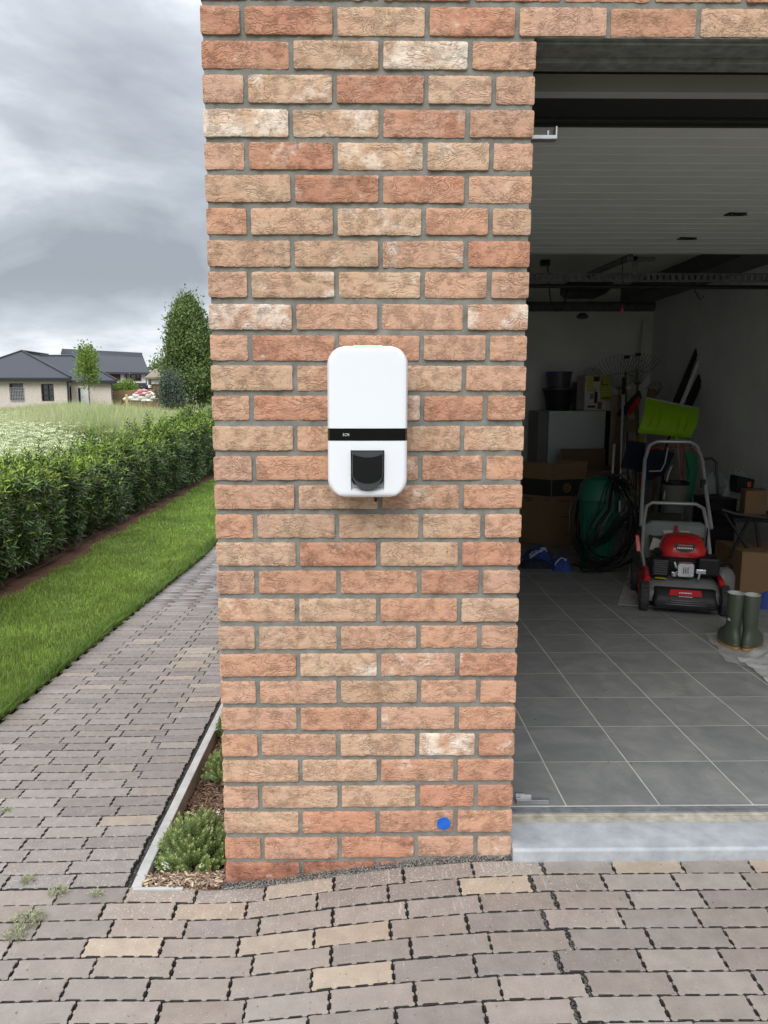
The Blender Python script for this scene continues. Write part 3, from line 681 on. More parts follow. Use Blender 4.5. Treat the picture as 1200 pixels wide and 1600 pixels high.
# tiled garage floor
fl = MB(); fl.box(0.5, XR, 0.206, YB, -0.1, 0.0822); flo = obj('garage_floor', fl, mat('pale_grout', (0.50, 0.49, 0.44), 0.9, 0.12, 20)); tag(flo, kind='structure')
tm = MB(); tg = 0.1460; tm.box(-tg, tg, -tg, tg, -0.004, 0.0)
tme = bpy.data.meshes.new('floor_tile'); tme.from_pydata(tm.v, [], tm.f); tme.materials.append(M['tile']); tme.update()
for i in range(-2, 9):
    for j in range(0, 21):
        x = 1.039 + 0.2965 * (i - 0.5); y = 0.209 + 0.2955 * (j + 0.5)
        x0, x1 = max(x - tg, 0.502), min(x + tg, XR - 0.002); y1 = min(y + tg, YB - 0.002)
        if x1 - x0 < 0.04 or y1 - (y - tg) < 0.04: continue
        o = link('floor_tile', tme, flo, ((x0 + x1) / 2, (y - tg + y1) / 2, 0.0828)); o.scale = ((x1 - x0) / (2 * tg), (y1 - y + tg) / (2 * tg), 1)

# open sectional door, parked overhead
door = thing('sectional_door', (2.1, 0.55, 2.21), 'light grey ribbed sectional garage door parked open overhead', 'garage door')
ribs = [0.55, 0.64, 0.731, 0.819, 0.918, 1.005, 1.089, 1.196, 1.321, 1.432, 1.543, 1.662, 1.78, 1.891, 1.997, 2.096, 2.23, 2.371, 2.5, 2.60, 2.693]
for s in range(5):
    seg = ribs[s * 4: s * 4 + 5]; mb = MB(); x0, x1 = 0.86, 3.34; prof = []
    for a, b in zip(seg[:-1], seg[1:]):
        prof += [(a + 0.001, 2.206), (a + 0.005, 2.200), (b - 0.005, 2.200), (b - 0.001, 2.206)]
    prof = [(seg[0] + 0.001, 2.24)] + prof + [(seg[-1] - 0.001, 2.24)]
    mb.prism([(x0, y, z) for y, z in prof], (x1 - x0, 0, 0)); obj('door_panel', mb, 'door', door, world=True)
for u, v in ((1150, 334.5), (1074, 372.5)):
    p = atz(u, v, 2.199); mb = MB(); q = p
    for dx, dy, w, h in ((-0.035, -.01, 0.012, 0.045), (0.03, 0.0, 0.010, 0.05), (0, 0.022, 0.046, 0.007), (0, -0.022, 0.040, 0.008), (0.008, 0.002, 0.020, 0.018)):
        mb.box(q.x + dx - w, q.x + dx + w, q.y + dy - h / 2, q.y + dy + h / 2, 2.1955, 2.1995)
    mb.box(q.x + 0.03, q.x + 0.06, q.y + 0.012, q.y + 0.016, 2.1955, 2.1995)
    obj('hinge_clip', mb, 'black', door, world=True)
mb = MB(); a = at(834, 219, 0.15); xb = at(866, 219, 0.15).x
mb.box(0.80, xb, 0.12, 0.124, a.z - 0.006, a.z + 0.004); mb.box(xb - 0.004, xb + .0005, 0.1195, 0.150, a.z - 0.006, a.z + 0.026); mb.box(0.80, xb, 0.1245, 0.15, a.z - 0.006, a.z - 0.003); mb.box(xb - .022, xb - .016, 0.14, 0.15, a.z - 0.0025, a.z + 0.022)
obj('roller_bracket', mb, 'steel', garage, bevel=0.001)
mb = MB(); a = atz(808, 1256, 0.09); b = atz(858, 1254, 0.09)
mb.box(a.x, b.x, 0.215, 0.232, 0.084, 0.098); mb.box(a.x, a.x + 0.03, 0.235, 0.25, 0.084, 0.110); mb.box(a.x + 0.012, a.x + 0.05, 0.2325, 0.2345, 0.09, 0.108)
obj('track_foot', mb, 'steel', garage, bevel=0.002)

# ------------------------------------------------------------------ wall charger
cx, cz = 0.4065, 1.291
ch = thing('wall_charger', (cx, 0, cz), 'white wall mounted car charger with black band and dark socket flap', 'car charger')
def rrect(w, h, r, y, n=10, cx=0, cz=0, rb=None):
    rb = rb or r; pts = []
    for (sx, sz, a0, rr) in ((1, 1, 0, r), (-1, 1, 90, r), (-1, -1, 180, rb), (1, -1, 270, rb)):
        for i in range(n + 1):
            a = radians(a0 + 90 * i / n); pts.append(Vector((cx + sx * (w / 2 - rr) + rr * cos(a), y, cz + sz * (h / 2 - rr) + rr * sin(a))))
    return pts
mb = MB(); mb.loft([rrect(0.13, 0.28, 0.02, -0.002), rrect(0.13, 0.28, 0.02, -0.022)]); obj('back_plate', mb, 'dkgrey', ch)
Wc, Hc, Rc = 0.2005, 0.377, 0.046
mb = MB(); mb.loft([rrect(Wc - 0.014, Hc - 0.014, Rc - 0.006, -0.020), rrect(Wc - 0.004, Hc - 0.004, Rc - 0.002, -0.024), rrect(Wc - 0.001, Hc - 0.001, Rc, -0.034), rrect(Wc - 0.0015, Hc - 0.0015, Rc, -0.080)])
obj('housing', mb, 'white', ch, smooth=40)
# front cover: gently crowned shell split by the band
def cover(z0, z1, name, m, yoff=0.0, hole=None):
    """front surface of the rounded rectangle between heights z0..z1, crowned, cut round an optional recess"""
    nxs, zs = 40, []
    top, bot = Hc / 2, -Hc / 2
    k = max(4, int((z1 - z0) / 0.004)); zs = sorted(set([z0 + (z1 - z0) * i / k for i in range(k + 1)] + ([hole[2], hole[3]] if hole else [])))
    us = [-1 + 2 * i / nxs for i in range(nxs + 1)]
    def hw(z):
        a = abs(z) - (Hc / 2 - Rc)
        return Wc / 2 - (Rc - sqrt(max(0, Rc * Rc - a * a)) if a > 0 else 0)
    V = []; F = []; idx = {}
    for j, z in enumerate(zs):
        h = max(hw(z), 0.001); xs = [u * h for u in us]
        if hole:
            if z > hole[2] - 0.03 and z < hole[3] + 0.03:
                a, b = hole[0], hole[1]; n1 = 14; n2 = nxs - 28
                xs = [-h + (a + h) * i / n1 for i in range(n1)] + [a + (b - a) * i / n2 for i in range(n2 + 1)] + [b + (h - b) * (i + 1) / n1 for i in range(n1)]
        for i, x in enumerate(xs):
            ex = (h - abs(x)); ez = (Hc / 2 - abs(z)); e = min(ex, ez, 0.012) / 0.012
            y = -0.0995 - 0.0035 * (1 - (x / (Wc / 2)) ** 2) * 1 + 0.010 * (1 - sqrt(max(0, 1 - (1 - e) ** 2))) + yoff
            idx[i, j] = len(V); V.append((x, y, z))
    for j in range(len(zs) - 1):
        for i in range(nxs):
            if hole and 14 <= i < nxs - 14 and zs[j] >= hole[2] - 1e-6 and zs[j + 1] <= hole[3] + 1e-6: continue
            F.append((idx[i, j], idx[i + 1, j], idx[i + 1, j + 1], idx[i, j + 1]))
    # rim back to the housing
    for side in (0, nxs):
        base = [idx[side, j] for j in range(len(zs))]; nb = []
        for b in base: p = V[b]; nb.append(len(V)); V.append((p[0], -0.079, p[2]))
        for j in range(len(zs) - 1): F.append((base[j], base[j + 1], nb[j + 1], nb[j]) if side == 0 else (base[j + 1], base[j], nb[j], nb[j + 1]))
    for j in (0, len(zs) - 1):
        base = [idx[i, j] for i in range(nxs + 1)]; nb = []
        for b in base: p = V[b]; nb.append(len(V)); V.append((p[0], -0.079, p[2]))
        for i in range(nxs): F.append((base[i], nb[i], nb[i + 1], base[i + 1]) if j == 0 else (base[i + 1], nb[i + 1], nb[i], base[i]))
    mbb = MB(); mbb.v = V; mbb.f = F
    return obj(name, mbb, m, ch, smooth=35)
zb1, zb0 = -0.0145, -0.0445
cover(zb1 + 0.0007, Hc / 2 - 0.0002, 'upper_cover', 'white')
band_o = cover(zb0, zb1, 'display_band', 'gloss', 0.0006)
hole = (-0.0425, 0.0425, -0.172, -0.0685)
cover(-Hc / 2 + 0.0002, zb0 - 0.0007, 'lower_cover', 'white', 0, hole)
# status light at the top edge
mb = MB(); mb.prism([(-0.036, -0.0975, Hc / 2 - 0.0062), (-0.032, -0.1012, Hc / 2 - 0.0068), (0.032, -0.1012, Hc / 2 - 0.0068), (0.036, -0.0975, Hc / 2 - 0.0062), (0.036, -0.085, Hc / 2 + 0.0006), (-0.036, -0.085, Hc / 2 + 0.0006)], (0, 0.0, 0.0016))
mb = MB(); mb.box(-0.036, 0.036, -0.1008, -0.086, Hc / 2 - 0.0075, Hc / 2 + 0.0007); obj('status_light', mb, 'led', ch, bevel=0.0015)
# little sign on the band: two arcs each side of a turning arrow
mb = MB(); yb = -0.1032; sx0, sz0 = -0.054, (zb0 + zb1) / 2
def arc(cx_, cz_, r, a0, a1, w=0.0008):
    pts = []
    for i in range(9):
        a = radians(a0 + (a1 - a0) * i / 8); pts.append((cx_ + r * cos(a), cz_ + r * sin(a), cx_ + (r - w) * cos(a), cz_ + (r - w) * sin(a)))
    for i in range(8):
        p, q = pts[i], pts[i + 1]; mb.quad((p[0], yb, p[1]), (q[0], yb, q[1]), (q[2], yb, q[3]), (p[2], yb, p[3]))
arc(sx0, sz0, 0.0034, 20, 150); arc(sx0, sz0, 0.0034, 200, 330)
for s in (0, 180): arc(sx0, sz0, 0.0056, s - 32, s + 32); arc(sx0, sz0, 0.0078, s - 30, s + 30)
mb.quad((sx0 + 0.002, yb, sz0 + 0.0030), (sx0 + 0.0046, yb, sz0 + 0.0022), (sx0 + 0.0034, yb, sz0 - 0.0006), (sx0 + 0.0028, yb, sz0 + 0.0008))
obj('contactless_mark', mb, 'print', ch)
# socket recess and its flap
mb = MB(); a, b, z0_, z1_ = hole
mb.quad((a, -0.102, z0_), (a, -0.102, z1_), (a + 0.003, -0.072, z1_ - 0.001), (a + 0.003, -0.072, z0_ + 0.012)); mb.quad((b, -0.102, z1_), (b, -0.102, z0_), (b - 0.003, -0.072, z0_ + 0.012), (b - 0.003, -0.072, z1_ - 0.001))
mb.quad((a, -0.102, z0_), (a + 0.003, -0.072, z0_ + 0.012), (b - 0.003, -0.072, z0_ + 0.012), (b, -0.102, z0_)); mb.quad((a, -0.102, z1_), (b, -0.102, z1_), (b - 0.003, -0.072, z1_ - 0.001), (a + 0.003, -0.072, z1_ - 0.001))
mb.quad((a + 0.003, -0.072, z0_ + 0.012), (a + 0.003, -0.072, z1_ - 0.001), (b - 0.003, -0.072, z1_ - 0.001), (b - 0.003, -0.072, z0_ + 0.012)); obj('socket_recess', mb, 'white', ch)
mb = MB()   # black body of the socket in the recess
mb.loft([rrect(0.079, 0.088, 0.008, -0.0725, cz=-0.1135, rb=0.014), rrect(0.079, 0.088, 0.008, -0.094, cz=-0.1135, rb=0.014), rrect(0.075, 0.084, 0.007, -0.096, cz=-0.1135, rb=0.013)]); obj('socket_body', mb, 'flapin', ch, smooth=40)
def shield(y, s=1.0, zt=-0.0705, zb=-0.169, hw=0.0395, n=20):
    zc = zt - 0.055; pts = [Vector((-hw * s, y, zt)), Vector((hw * s, y, zt))]
    for i in range(n + 1):
        a = -pi * i / n; pts.append(Vector((hw * s * cos(a) * 0.985, y, zc - (zc - zb) * s * abs(sin(a)) ** 0.92)))
    return pts
mb = MB(); mb.loft([shield(-0.096, 1.0), shield(-0.110, 0.995), shield(-0.1135, 0.965)]); obj('socket_flap', mb, 'flap', ch, smooth=40)
def shield_in(y, top_in, bot_in, n=20):
    hw = 0.0372; zt = -0.0705 - top_in; pts = []
    for i in range(13):
        u = -1 + 2 * i / 12; pts.append(Vector((hw * u, y, -0.0775 - 0.0085 * (1 - u * u) * 1.0)))
    zc = -0.128; zb = -0.151
    for i in range(n + 1):
        a = -pi * i / n; pts.append(Vector((hw * cos(a), y, zc - (zc - zb) * abs(sin(a)))))
    return pts
mb = MB(); mb.loft([shield_in(-0.1138, 0, 0), shield_in(-0.1150, 0, 0)]); obj('flap_face', mb, 'flapin', ch)
mb = MB(); mb.box(-0.040, 0.040, -0.1125, -0.098, -0.0712, -0.0685); obj('flap_hinge', mb, 'matblack', ch, bevel=0.001)
mb = MB(); mb.tube([(0.024, -0.012, -0.18), (0.024, -0.010, -0.20), (0.023, 0.004, -0.215)], 0.0045); obj('cable', mb, 'rubber', ch, smooth=60)
# sticker
mb = MB(); n = 28
mb.loft([[Vector((r_ * cos(2 * pi * k / n), y_, r_ * sin(2 * pi * k / n))) for k in range(n)] for r_, y_ in ((0.0192, -0.0045), (0.0198, -0.0062), (0.019, -0.0070))])
st = obj('round_sticker', mb, 'blue', loc=(0.626, -0.002, 0.153)); tag(st, 'round blue disc stuck low on the brick pillar near its right edge', 'sticker')
# open weep joint with its small grille
mb = MB(); p = at(469, 1359, 0.0)
for i in range(4): mb.box(p.x - 0.004, p.x + 0.004, -0.001, 0.003, p.z - 0.012 + i * 0.006, p.z - 0.009 + i * 0.006)
obj('weep_vent', mb, 'dkrub', garage)

# ------------------------------------------------------------------ planting bed beside the pillar
kerb = MB(); ks = [-0.030] + [0.1 * i for i in range(1, 150)]
kerb.loft([[Vector((-0.2735, y, zf(-0.3, max(y, 0.02)) + 0.004 + (-0.008 if y < 0 else 0))), Vector((-0.242, y, zf(-0.3, max(y, 0.02)) + 0.004 + (-0.008 if y < 0 else 0))), Vector((-0.240, y, zf(-0.3, max(y, 0.02)) - 0.2)), Vector((-0.2735, y, zf(-0.3, max(y, 0.02)) - 0.2))] for y in ks])
o = obj('edging_kerb', kerb, 'concrete', bevel=0.003); tag(o, 'thin pale concrete edging kerb between the paved path and the mulched bed', 'kerb')
mb = MB(); a, b = at(192, 1387, -0.022), at(266, 1386, -0.022)
mb.box(-0.262, -0.118, -0.030, -0.018, -0.09, -0.0295); o = obj('edging_piece', mb, 'concrete', bevel=0.003); tag(o, 'short pale concrete edging piece closing the front of the mulched bed', 'kerb')
def bz(x, y): return zf(-0.25, max(y, 0.06)) - 0.004 - 0.062 * smooth(0.02, 0.16, y) + 0.012 * mn.noise(Vector((x * 14, y * 14, 2)))
V = []; F = []; ys = list(np.linspace(-0.022, 1.5, 70)) + list(np.linspace(1.6, 14.8, 40)); nx = 14
for y in ys:
    for i in range(nx + 1):
        x = -0.246 + 0.252 * i / nx; V.append((x, y, float(bz(x, y))))
for j in range(len(ys) - 1):
    for i in range(nx): q = j * (nx + 1) + i; F.append((q, q + 1, q + nx + 2, q + nx + 1))
o = npmesh('planting_bed', np.array(V), np.array(F), 'soil'); o['kind'] = 'structure'
def slivers(n, fx, fy, l0, l1, w0, w1, m, name, label, cat, lift=0.008, tiltmax=0.5, zfun=bz):
    x = fx(n); y = fy(n); z = np.array([float(zfun(a, b)) for a, b in zip(x, y)]) + RNG.uniform(0, lift, n)
    th = RNG.uniform(0, 2 * pi, n); tl = RNG.uniform(-tiltmax, tiltmax, n)
    D = np.stack([np.cos(th) * np.cos(tl), np.sin(th) * np.cos(tl), np.sin(tl)], 1); S = np.stack([-np.sin(th), np.cos(th), 0 * th], 1)
    L = RNG.uniform(l0, l1, n)[:, None]; Wd = RNG.uniform(w0, w1, n)[:, None]; P = np.stack([x, y, z], 1); N = np.cross(D, S) * -Wd * 0.5
    V = np.stack([P - D * L / 2 - S * Wd / 2, P + D * L / 2 - S * Wd / 2 * .7, P + D * L / 2 + S * Wd / 2 * .7, P - D * L / 2 + S * Wd / 2], 1)
    V = np.concatenate([V, V - N[:, None, :]], 1)
    b = (np.arange(n) * 8)[:, None]
    F = np.concatenate([b + q for q in ([0, 1, 2, 3], [4, 7, 6, 5], [0, 4, 5, 1], [1, 5, 6, 2], [2, 6, 7, 3], [3, 7, 4, 0])])
    o = npmesh(name, V.reshape(-1, 3), F, m); return tag(o, label, cat, kind='stuff')
slivers(7500, lambda n: RNG.uniform(-0.236, -0.004, n), lambda n: np.concatenate([RNG.uniform(-0.018, 0.9, n // 2), RNG.uniform(0.9, 2.4, n - n // 2)]), 0.010, 0.045, 0.0015, 0.006, 'mulch', 'bark_mulch', 'brown shredded bark mulch covering the narrow bed beside the pillar', 'mulch', 0.012)
slivers(420, lambda n: RNG.uniform(-0.236, -0.01, n), lambda n: np.abs(RNG.normal(0, 0.055, n)) - 0.016, 0.003, 0.030, 0.001, 0.007, 'chips', 'wood_chips', 'pale wood chips scattered at the front end of the mulched bed', 'wood chips', 0.016, 0.35)
def cushion(name, c, rx, ry, h, nst, label, flowers):
    """low cushion of many upright leafy stems"""
    t = thing(name, c, label, 'bush', 'low candytuft bushes along the bed')
    th = RNG.uniform(0, 2 * pi, nst); rr = np.sqrt(RNG.uniform(0, 1, nst)); bx = rr * np.cos(th) * rx * 0.35; by = rr * np.sin(th) * ry * 0.35
    tx = rr * np.cos(th) * rx; ty = rr * np.sin(th) * ry; tz = h * (1 - 0.75 * rr ** 2.2) * RNG.uniform(0.8, 1.12, nst)
    P, D, N, L, tipm = [], [], [], [], []
    for i in range(nst):
        a = Vector((bx[i], by[i], 0)); b = Vector((tx[i], ty[i], tz[i])); d = (b - a); ax = (d.normalized() * 0.6 + Vector((0, 0, 0.5))).normalized(); u = ax.orthogonal().normalized(); v = ax.cross(u)
        for k in range(44):
            s = 0.30 + 0.70 * (k / 43) ** 0.55; p = a + d * s; ang = k * 2.4; q = u * cos(ang) + v * sin(ang)
            P.append(p); D.append(q * (1.0 - .5 * (s > .96)) + ax * (0.25 + 0.8 * max(0, s - 0.85) / 0.15)); N.append(ax); L.append(0.0135 * (1.1 - 0.35 * s)); tipm.append(s > 0.955)
    P, D, N, L, tipm = map(np.array, (P, D, N, L, tipm)); leaves(P[~tipm], D[~tipm], N[~tipm], L[~tipm], L[~tipm] * 0.33, 'iberis', 'foliage', t); leaves(P[tipm], D[tipm], N[tipm], L[tipm], L[tipm] * 0.36, 'iberistip', 'young_foliage', t)
    fp = []
    for i in RNG.choice(nst, flowers, replace=False):
        for _ in range(9):
            fp.append((tx[i] + RNG.normal(0, 0.005), ty[i] + RNG.normal(0, 0.005), tz[i] + 0.004 + RNG.normal(0, 0.002)))
    if fp:
        fp = np.array(fp); n = len(fp); Dd = runit(n); Dd[:, 2] = np.abs(Dd[:, 2]) * .3; leaves(fp, Dd, np.tile([0, 0, 1.0], (n, 1)), np.full(n, 0.006), np.full(n, 0.005), 'petal', 'flowers', t)
    return t
cushion('candytuft_bush', (-0.128, 0.200, zf(-0.25, 0.2) - 0.055), 0.128, 0.145, 0.165, 300, 'largest rounded green bush with white blossoms at the front of the bed', 7)
cushion('candytuft_bush', (-0.02, 0.22, zf(-0.25, 0.2) - 0.04), 0.05, 0.11, 0.14, 90, 'green bush with white flowers pressed against the pillar beside the largest bush', 8)
cushion('candytuft_bush', (-0.140, 0.80, zf(-0.25, 0.8) - 0.055), 0.085, 0.12, 0.125, 150, 'second green bush further back in the bed, without flowers', 0)
cushion('candytuft_bush', (-0.195, 1.22, zf(-0.25, 1.2) - 0.055), 0.06, 0.09, 0.12, 80, 'small farthest bush of the bed with a few white flowers', 5)
# weeds growing in paver joints
def weed_tuft(u, v, zz, r, h, n, label):
    p = atz(u, v, zz); t = thing('weed', (p.x, p.y, zf(p.x, p.y)), label, 'weed')
    th = RNG.uniform(0, 2 * pi, n); rr = RNG.uniform(0.1, 1, n) ** 0.7; q = np.stack([rr * np.cos(th) * r, rr * np.sin(th) * r * 0.8, RNG.uniform(0.0, 1, n) * h * (1 - 0.6 * rr)], 1)
    D = np.stack([np.cos(th), np.sin(th), RNG.uniform(0.1, 1.1, n)], 1) + runit(n) * 0.7
    leaves(q, D, runit(n), RNG.uniform(0.006, 0.016, n), RNG.uniform(0.0015, 0.004, n), 'weed', 'foliage', t)
    mb = MB()
    for _ in range(9):
        a = random.uniform(0, 2 * pi); l = r * random.uniform(0.5, 1.2); mb.tube([(0, 0, 0.001), (cos(a) * l * .5, sin(a) * l * .5, h * .8), (cos(a) * l, sin(a) * l, h * random.uniform(.3, 1))], 0.0006, 4)
    obj('stems', mb, 'weed', t)
weed_tuft(44, 1442, -0.045, 0.042, 0.026, 330, 'largest pale weed tuft growing between the pavers near the left edge')
weed_tuft(25, 1465, -0.045, 0.030, 0.018, 170, 'flat pale weed in front of the largest tuft at the left edge')
weed_tuft(44, 1378, -0.045, 0.018, 0.02, 110, 'small pale weed tuft on the path behind the largest tuft')
weed_tuft(92, 1397, -0.045, 0.026, 0.014, 120, 'dry flat weed in the joint between a tan and a grey paver')
weed_tuft(150, 1401, -0.045, 0.018, 0.010, 60, 'sparse grey weed in the joint near the end of the kerb')
weed_tuft(10, 1262, -0.05, 0.014, 0.014, 60, 'tiny green weed in a path joint at the left edge')

# ------------------------------------------------------------------ lawn, soil strip, hedge
def lawn_r(y): return -1.262
def lawn_l(y): return np.interp(y, [-2, 3.85, 6.7, 14.5, 24], [-2.0, -2.33, -2.54, -2.56, -2.55])
def hedge_x(y): return np.interp(y, [2, 4, 7, 16, 26], [-2.58, -2.72, -2.90, -2.80, -2.76])
sheet('lawn', 'lawnbase', lambda y: (lawn_l(y), -1.255), np.linspace(-1.75, 20, 66), 0.004, nx=12)
sheet('soil_strip', 'soil', lambda y: (hedge_x(y) - 0.9, lawn_l(y) + 0.02), np.linspace(0.0, 26, 90), -0.004, nx=14, rough=0.03)
def patch(n, y0, y1, fx0, fx1, pw=1.0):
    y = y0 + (y1 - y0) * RNG.uniform(0, 1, n) ** pw; t = RNG.uniform(0, 1, n); x0 = fx0(y); x1 = fx1(y); x = x0 + (x1 - x0) * t
    return x, y
x, y = patch(105000, 0.7, 17, lawn_l, lambda y: -1.262 + 0 * y, 1.9)
x = x + RNG.normal(0, 0.012, len(x)) - 0.05 * (1 + np.sin(y * 6.3) * np.sin(y * 2.7)) * np.clip(1 - (x - lawn_l(y)) / 0.4, 0, 1); d = (y + 2.0)
H = RNG.uniform(0.022, 0.05, len(x)) * (1 + 0.25 * np.sin(x * 7 + y * 3)); Wd = 0.0018 + 0.0008 * d
blades(np.stack([x, y, Z(x, y)], 1), H, Wd, 0.8, 'grass', 'lawn_grass'); tag(bpy.data.objects['lawn_grass'], 'short green lawn grass between the paved path and the hedge', 'grass')
x0_, y0_ = patch(14000, -1.7, 0.7, lawn_l, lambda y: -1.36 + 0 * y)
blades(np.stack([x0_, y0_, Z(x0_, y0_)], 1), RNG.uniform(0.022, 0.05, len(x0_)), np.full(len(x0_), 0.004), 0.8, 'grass', 'lawn_grass'); tag(bpy.data.objects['lawn_grass.001'], 'short lawn grass beside the driveway, left of the path start', 'grass')
y = RNG.uniform(0.7, 10, 7500); x = -1.262 + np.abs(RNG.normal(0, 0.02, len(y))) * RNG.choice([-1, 0.5], len(y))
blades(np.stack([x, y, Z(x, y)], 1), RNG.uniform(0.04, 0.095, len(y)), 0.002 + 0.0006 * (y + 2), 1.3, 'grass2', 'edge_grass'); tag(bpy.data.objects['edge_grass'], 'longer untrimmed grass leaning over the left edge of the path', 'grass')

def hedge():
    t = thing('laurel_hedge', (hedge_x(6) - 0.4, 6, zf(-3, 6)), 'long clipped dark green laurel hedge running back beside the lawn', 'hedge')
    # shoots: a vertical-ish axis with rosettes of leaves; denser near the camera
    def top(y): return 0.83 + 0.32 * smooth(7, 16, y) + 0.05 * np.sin(y * 2.3) + 0.04 * np.sin(y * 5.1 + 1)
    n = 6600
    y = 2.2 + 22 * RNG.uniform(0, 1, n) ** 1.7
    face = RNG.uniform(0, 1, n); hh = RNG.uniform(0.03, 1.0, n) ** 0.9; dep = RNG.uniform(0, 1, n)
    lump = np.array([mn.noise(Vector((a * 2.6, b * 1.6, 0))) for a, b in zip(y, hh)])
    front = face < 0.66
    T = top(y)
    xf = hedge_x(y) + 0.15 * lump + 0.05 * np.sin(y * 9.0) + 0.10 * smooth(0.0, 0.25, hh) - 0.14 * smooth(0.75, 1.0, hh) - np.where(front, RNG.exponential(0.06, n), dep * 0.62)
    zt = np.where(front, hh * T, T * (0.93 + 0.08 * RNG.uniform(0, 1, n)) + 0.03 * lump)
    ax = np.stack([np.where(front, 0.50, 0.1) + 0 * y, RNG.normal(0, 0.30, n) - 0.15, np.where(front, 0.80, 1.0) + 0 * y], 1) + RNG.normal(0, 0.28, (n, 3))
    ax /= np.linalg.norm(ax, axis=1, keepdims=True)
    base = np.stack([xf, y, zt + Z(xf, y)], 1)
    # spikes of tall shoots above the top
    ns = 330; ys = 2.3 + 18 * RNG.uniform(0, 1, ns) ** 1.4; xs = hedge_x(ys) - RNG.uniform(-0.02, 0.55, ns)
    sh = 0.04 + 0.27 * RNG.uniform(0, 1, ns) ** 2 ** 1.0; sp = []; sa = []
    for k in range(5):
        s = k / 4; sp.append(np.stack([xs + 0.02 * s, ys, Z(xs, ys) + top(ys) - 0.05 + sh * s], 1)); a = np.tile([0.1, -0.05, 1.0], (ns, 1)) + RNG.normal(0, 0.15, (ns, 3)); sa.append(a / np.linalg.norm(a, axis=1, keepdims=True))
    base = np.concatenate([base] + sp); ax = np.concatenate([ax] + sa); hf = np.concatenate([np.where(front, hh, 1.0), np.full(ns * 5, 1.15)])
    n = len(base); K = 11
    # orthonormal frame
    u = np.cross(ax, RNG.normal(size=(n, 3))); u /= np.linalg.norm(u, axis=1, keepdims=True); v = np.cross(ax, u)
    P, D, N, L, young = [], [], [], [], []
    for k in range(K):
        an = k * 2.4 + RNG.uniform(-.3, .3, n); q = u * np.cos(an)[:, None] + v * np.sin(an)[:, None]
        s = k / (K - 1)
        P.append(base + ax * (0.13 * s)[..., None] if hasattr(s, 'shape') else base + ax * 0.13 * s); D.append(q * (1.0 - 0.55 * s) + ax * (0.25 + 0.8 * s) + np.array([0, 0, -0.22])); N.append(ax + 0.25 * RNG.normal(size=(n, 3)))
        L.append(RNG.uniform(0.07, 0.115, n) * (1 - 0.3 * s)); young.append((RNG.uniform(0, 1, n) < (0.9 * smooth(0.66, 1.0, hf) + 0.14) * (0.15 + 0.85 * s) * 0.75))
    P = np.concatenate(P); D = np.concatenate(D); N = np.concatenate(N); L = np.concatenate(L); yg = np.concatenate(young)
    far = 1 + 0.035 * np.clip(P[:, 1] - 5, 0, 20); L = L * far; Wd = L * RNG.uniform(0.21, 0.29, len(L))
    # the leaves that show largest become parts of their own
    c = np.array(CAM); dd = P - c; w = dd @ _F; px = PX0 + FPX * (dd @ _R) / w; py = PY0 - FPX * (dd @ _U) / w
    vis = (px > 0) & (px < 330) & (w > 0) & (P[:, 0] > hedge_x(P[:, 1]) - 0.03)
    order = np.where(vis)[0]; order = order[np.argsort(-(L[order] / w[order]))][:280]
    sel = np.zeros(len(P), bool); sel[order] = True
    for name, mask, m in (('foliage', ~yg & ~sel, 'leaf'), ('young_foliage', yg & ~sel, 'newleaf')):
        o = leaves(P[mask], D[mask], N[mask], L[mask], Wd[mask], m, name, None); o.parent = t; o.location = -Vector(t.location)
    lm = []
    for m in ('leaf', 'newleaf'):
        me = bpy.data.meshes.new('leaf'); me.from_pydata([tuple(a) for a in LEAF_T], [], [tuple(int(i) for i in f) for f in LEAF_F]); me.materials.append(M[m]); lm.append(me)
    Dn, S, N2 = leaf_frames(D[order], N[order])
    for i, ix in enumerate(order):
        o = link('leaf', lm[1 if yg[ix] else 0], t)
        mt = Matrix(((Dn[i][0] * L[ix], S[i][0] * Wd[ix], N2[i][0] * L[ix], P[ix][0] - t.location.x), (Dn[i][1] * L[ix], S[i][1] * Wd[ix], N2[i][1] * L[ix], P[ix][1] - t.location.y), (Dn[i][2] * L[ix], S[i][2] * Wd[ix], N2[i][2] * L[ix], P[ix][2] - t.location.z), (0, 0, 0, 1)))
        o.matrix_basis = mt
    mb = MB(); r1 = []
    for y in np.linspace(2.3, 24, 50):
        x = hedge_x(y); z0 = zf(x, y); T = float(top(y)); w = 0.03 * mn.noise(Vector((y * 3, 0, 0)))
        r1.append([Vector((x - 0.16 + w, y, z0 + 0.03)), Vector((x - 0.12 + w, y, z0 + T * 0.5)), Vector((x - 0.22, y, z0 + T - 0.12)), Vector((x - 0.55, y, z0 + T - 0.12)), Vector((x - 0.6, y, z0 + 0.03))])
    mb.loft(r1); obj('twig_mass', mb, 'twig', t, world=True)
    mb = MB()
    for k in range(60):
        y = random.uniform(2.5, 14); x = hedge_x(y) - random.uniform(0.02, 0.16); z0 = zf(x, y); mb.tube([(x, y, z0 - .02), (x + random.uniform(-.03, .05), y + random.uniform(-.04, .04), z0 + 0.3)], 0.006, 5)
    o = obj('stems', mb, 'twig', t, world=True); o['kind'] = 'stuff'
    mb = MB(); pts = [(hedge_x(y) + 0.10 + 0.012 * sin(y * 5), y, zf(hedge_x(y), y) + 0.03 + 0.05 * max(0, mn.noise(Vector((y * 1.7, 3, 1))))) for y in np.linspace(2.2, 12, 90)]
    mb.tube(pts, 0.004, 6); o = obj('drip_hose', mb, 'rubber', smooth=50); tag(o, 'thin black drip irrigation hose lying along the foot of the hedge', 'hose')
hedge()

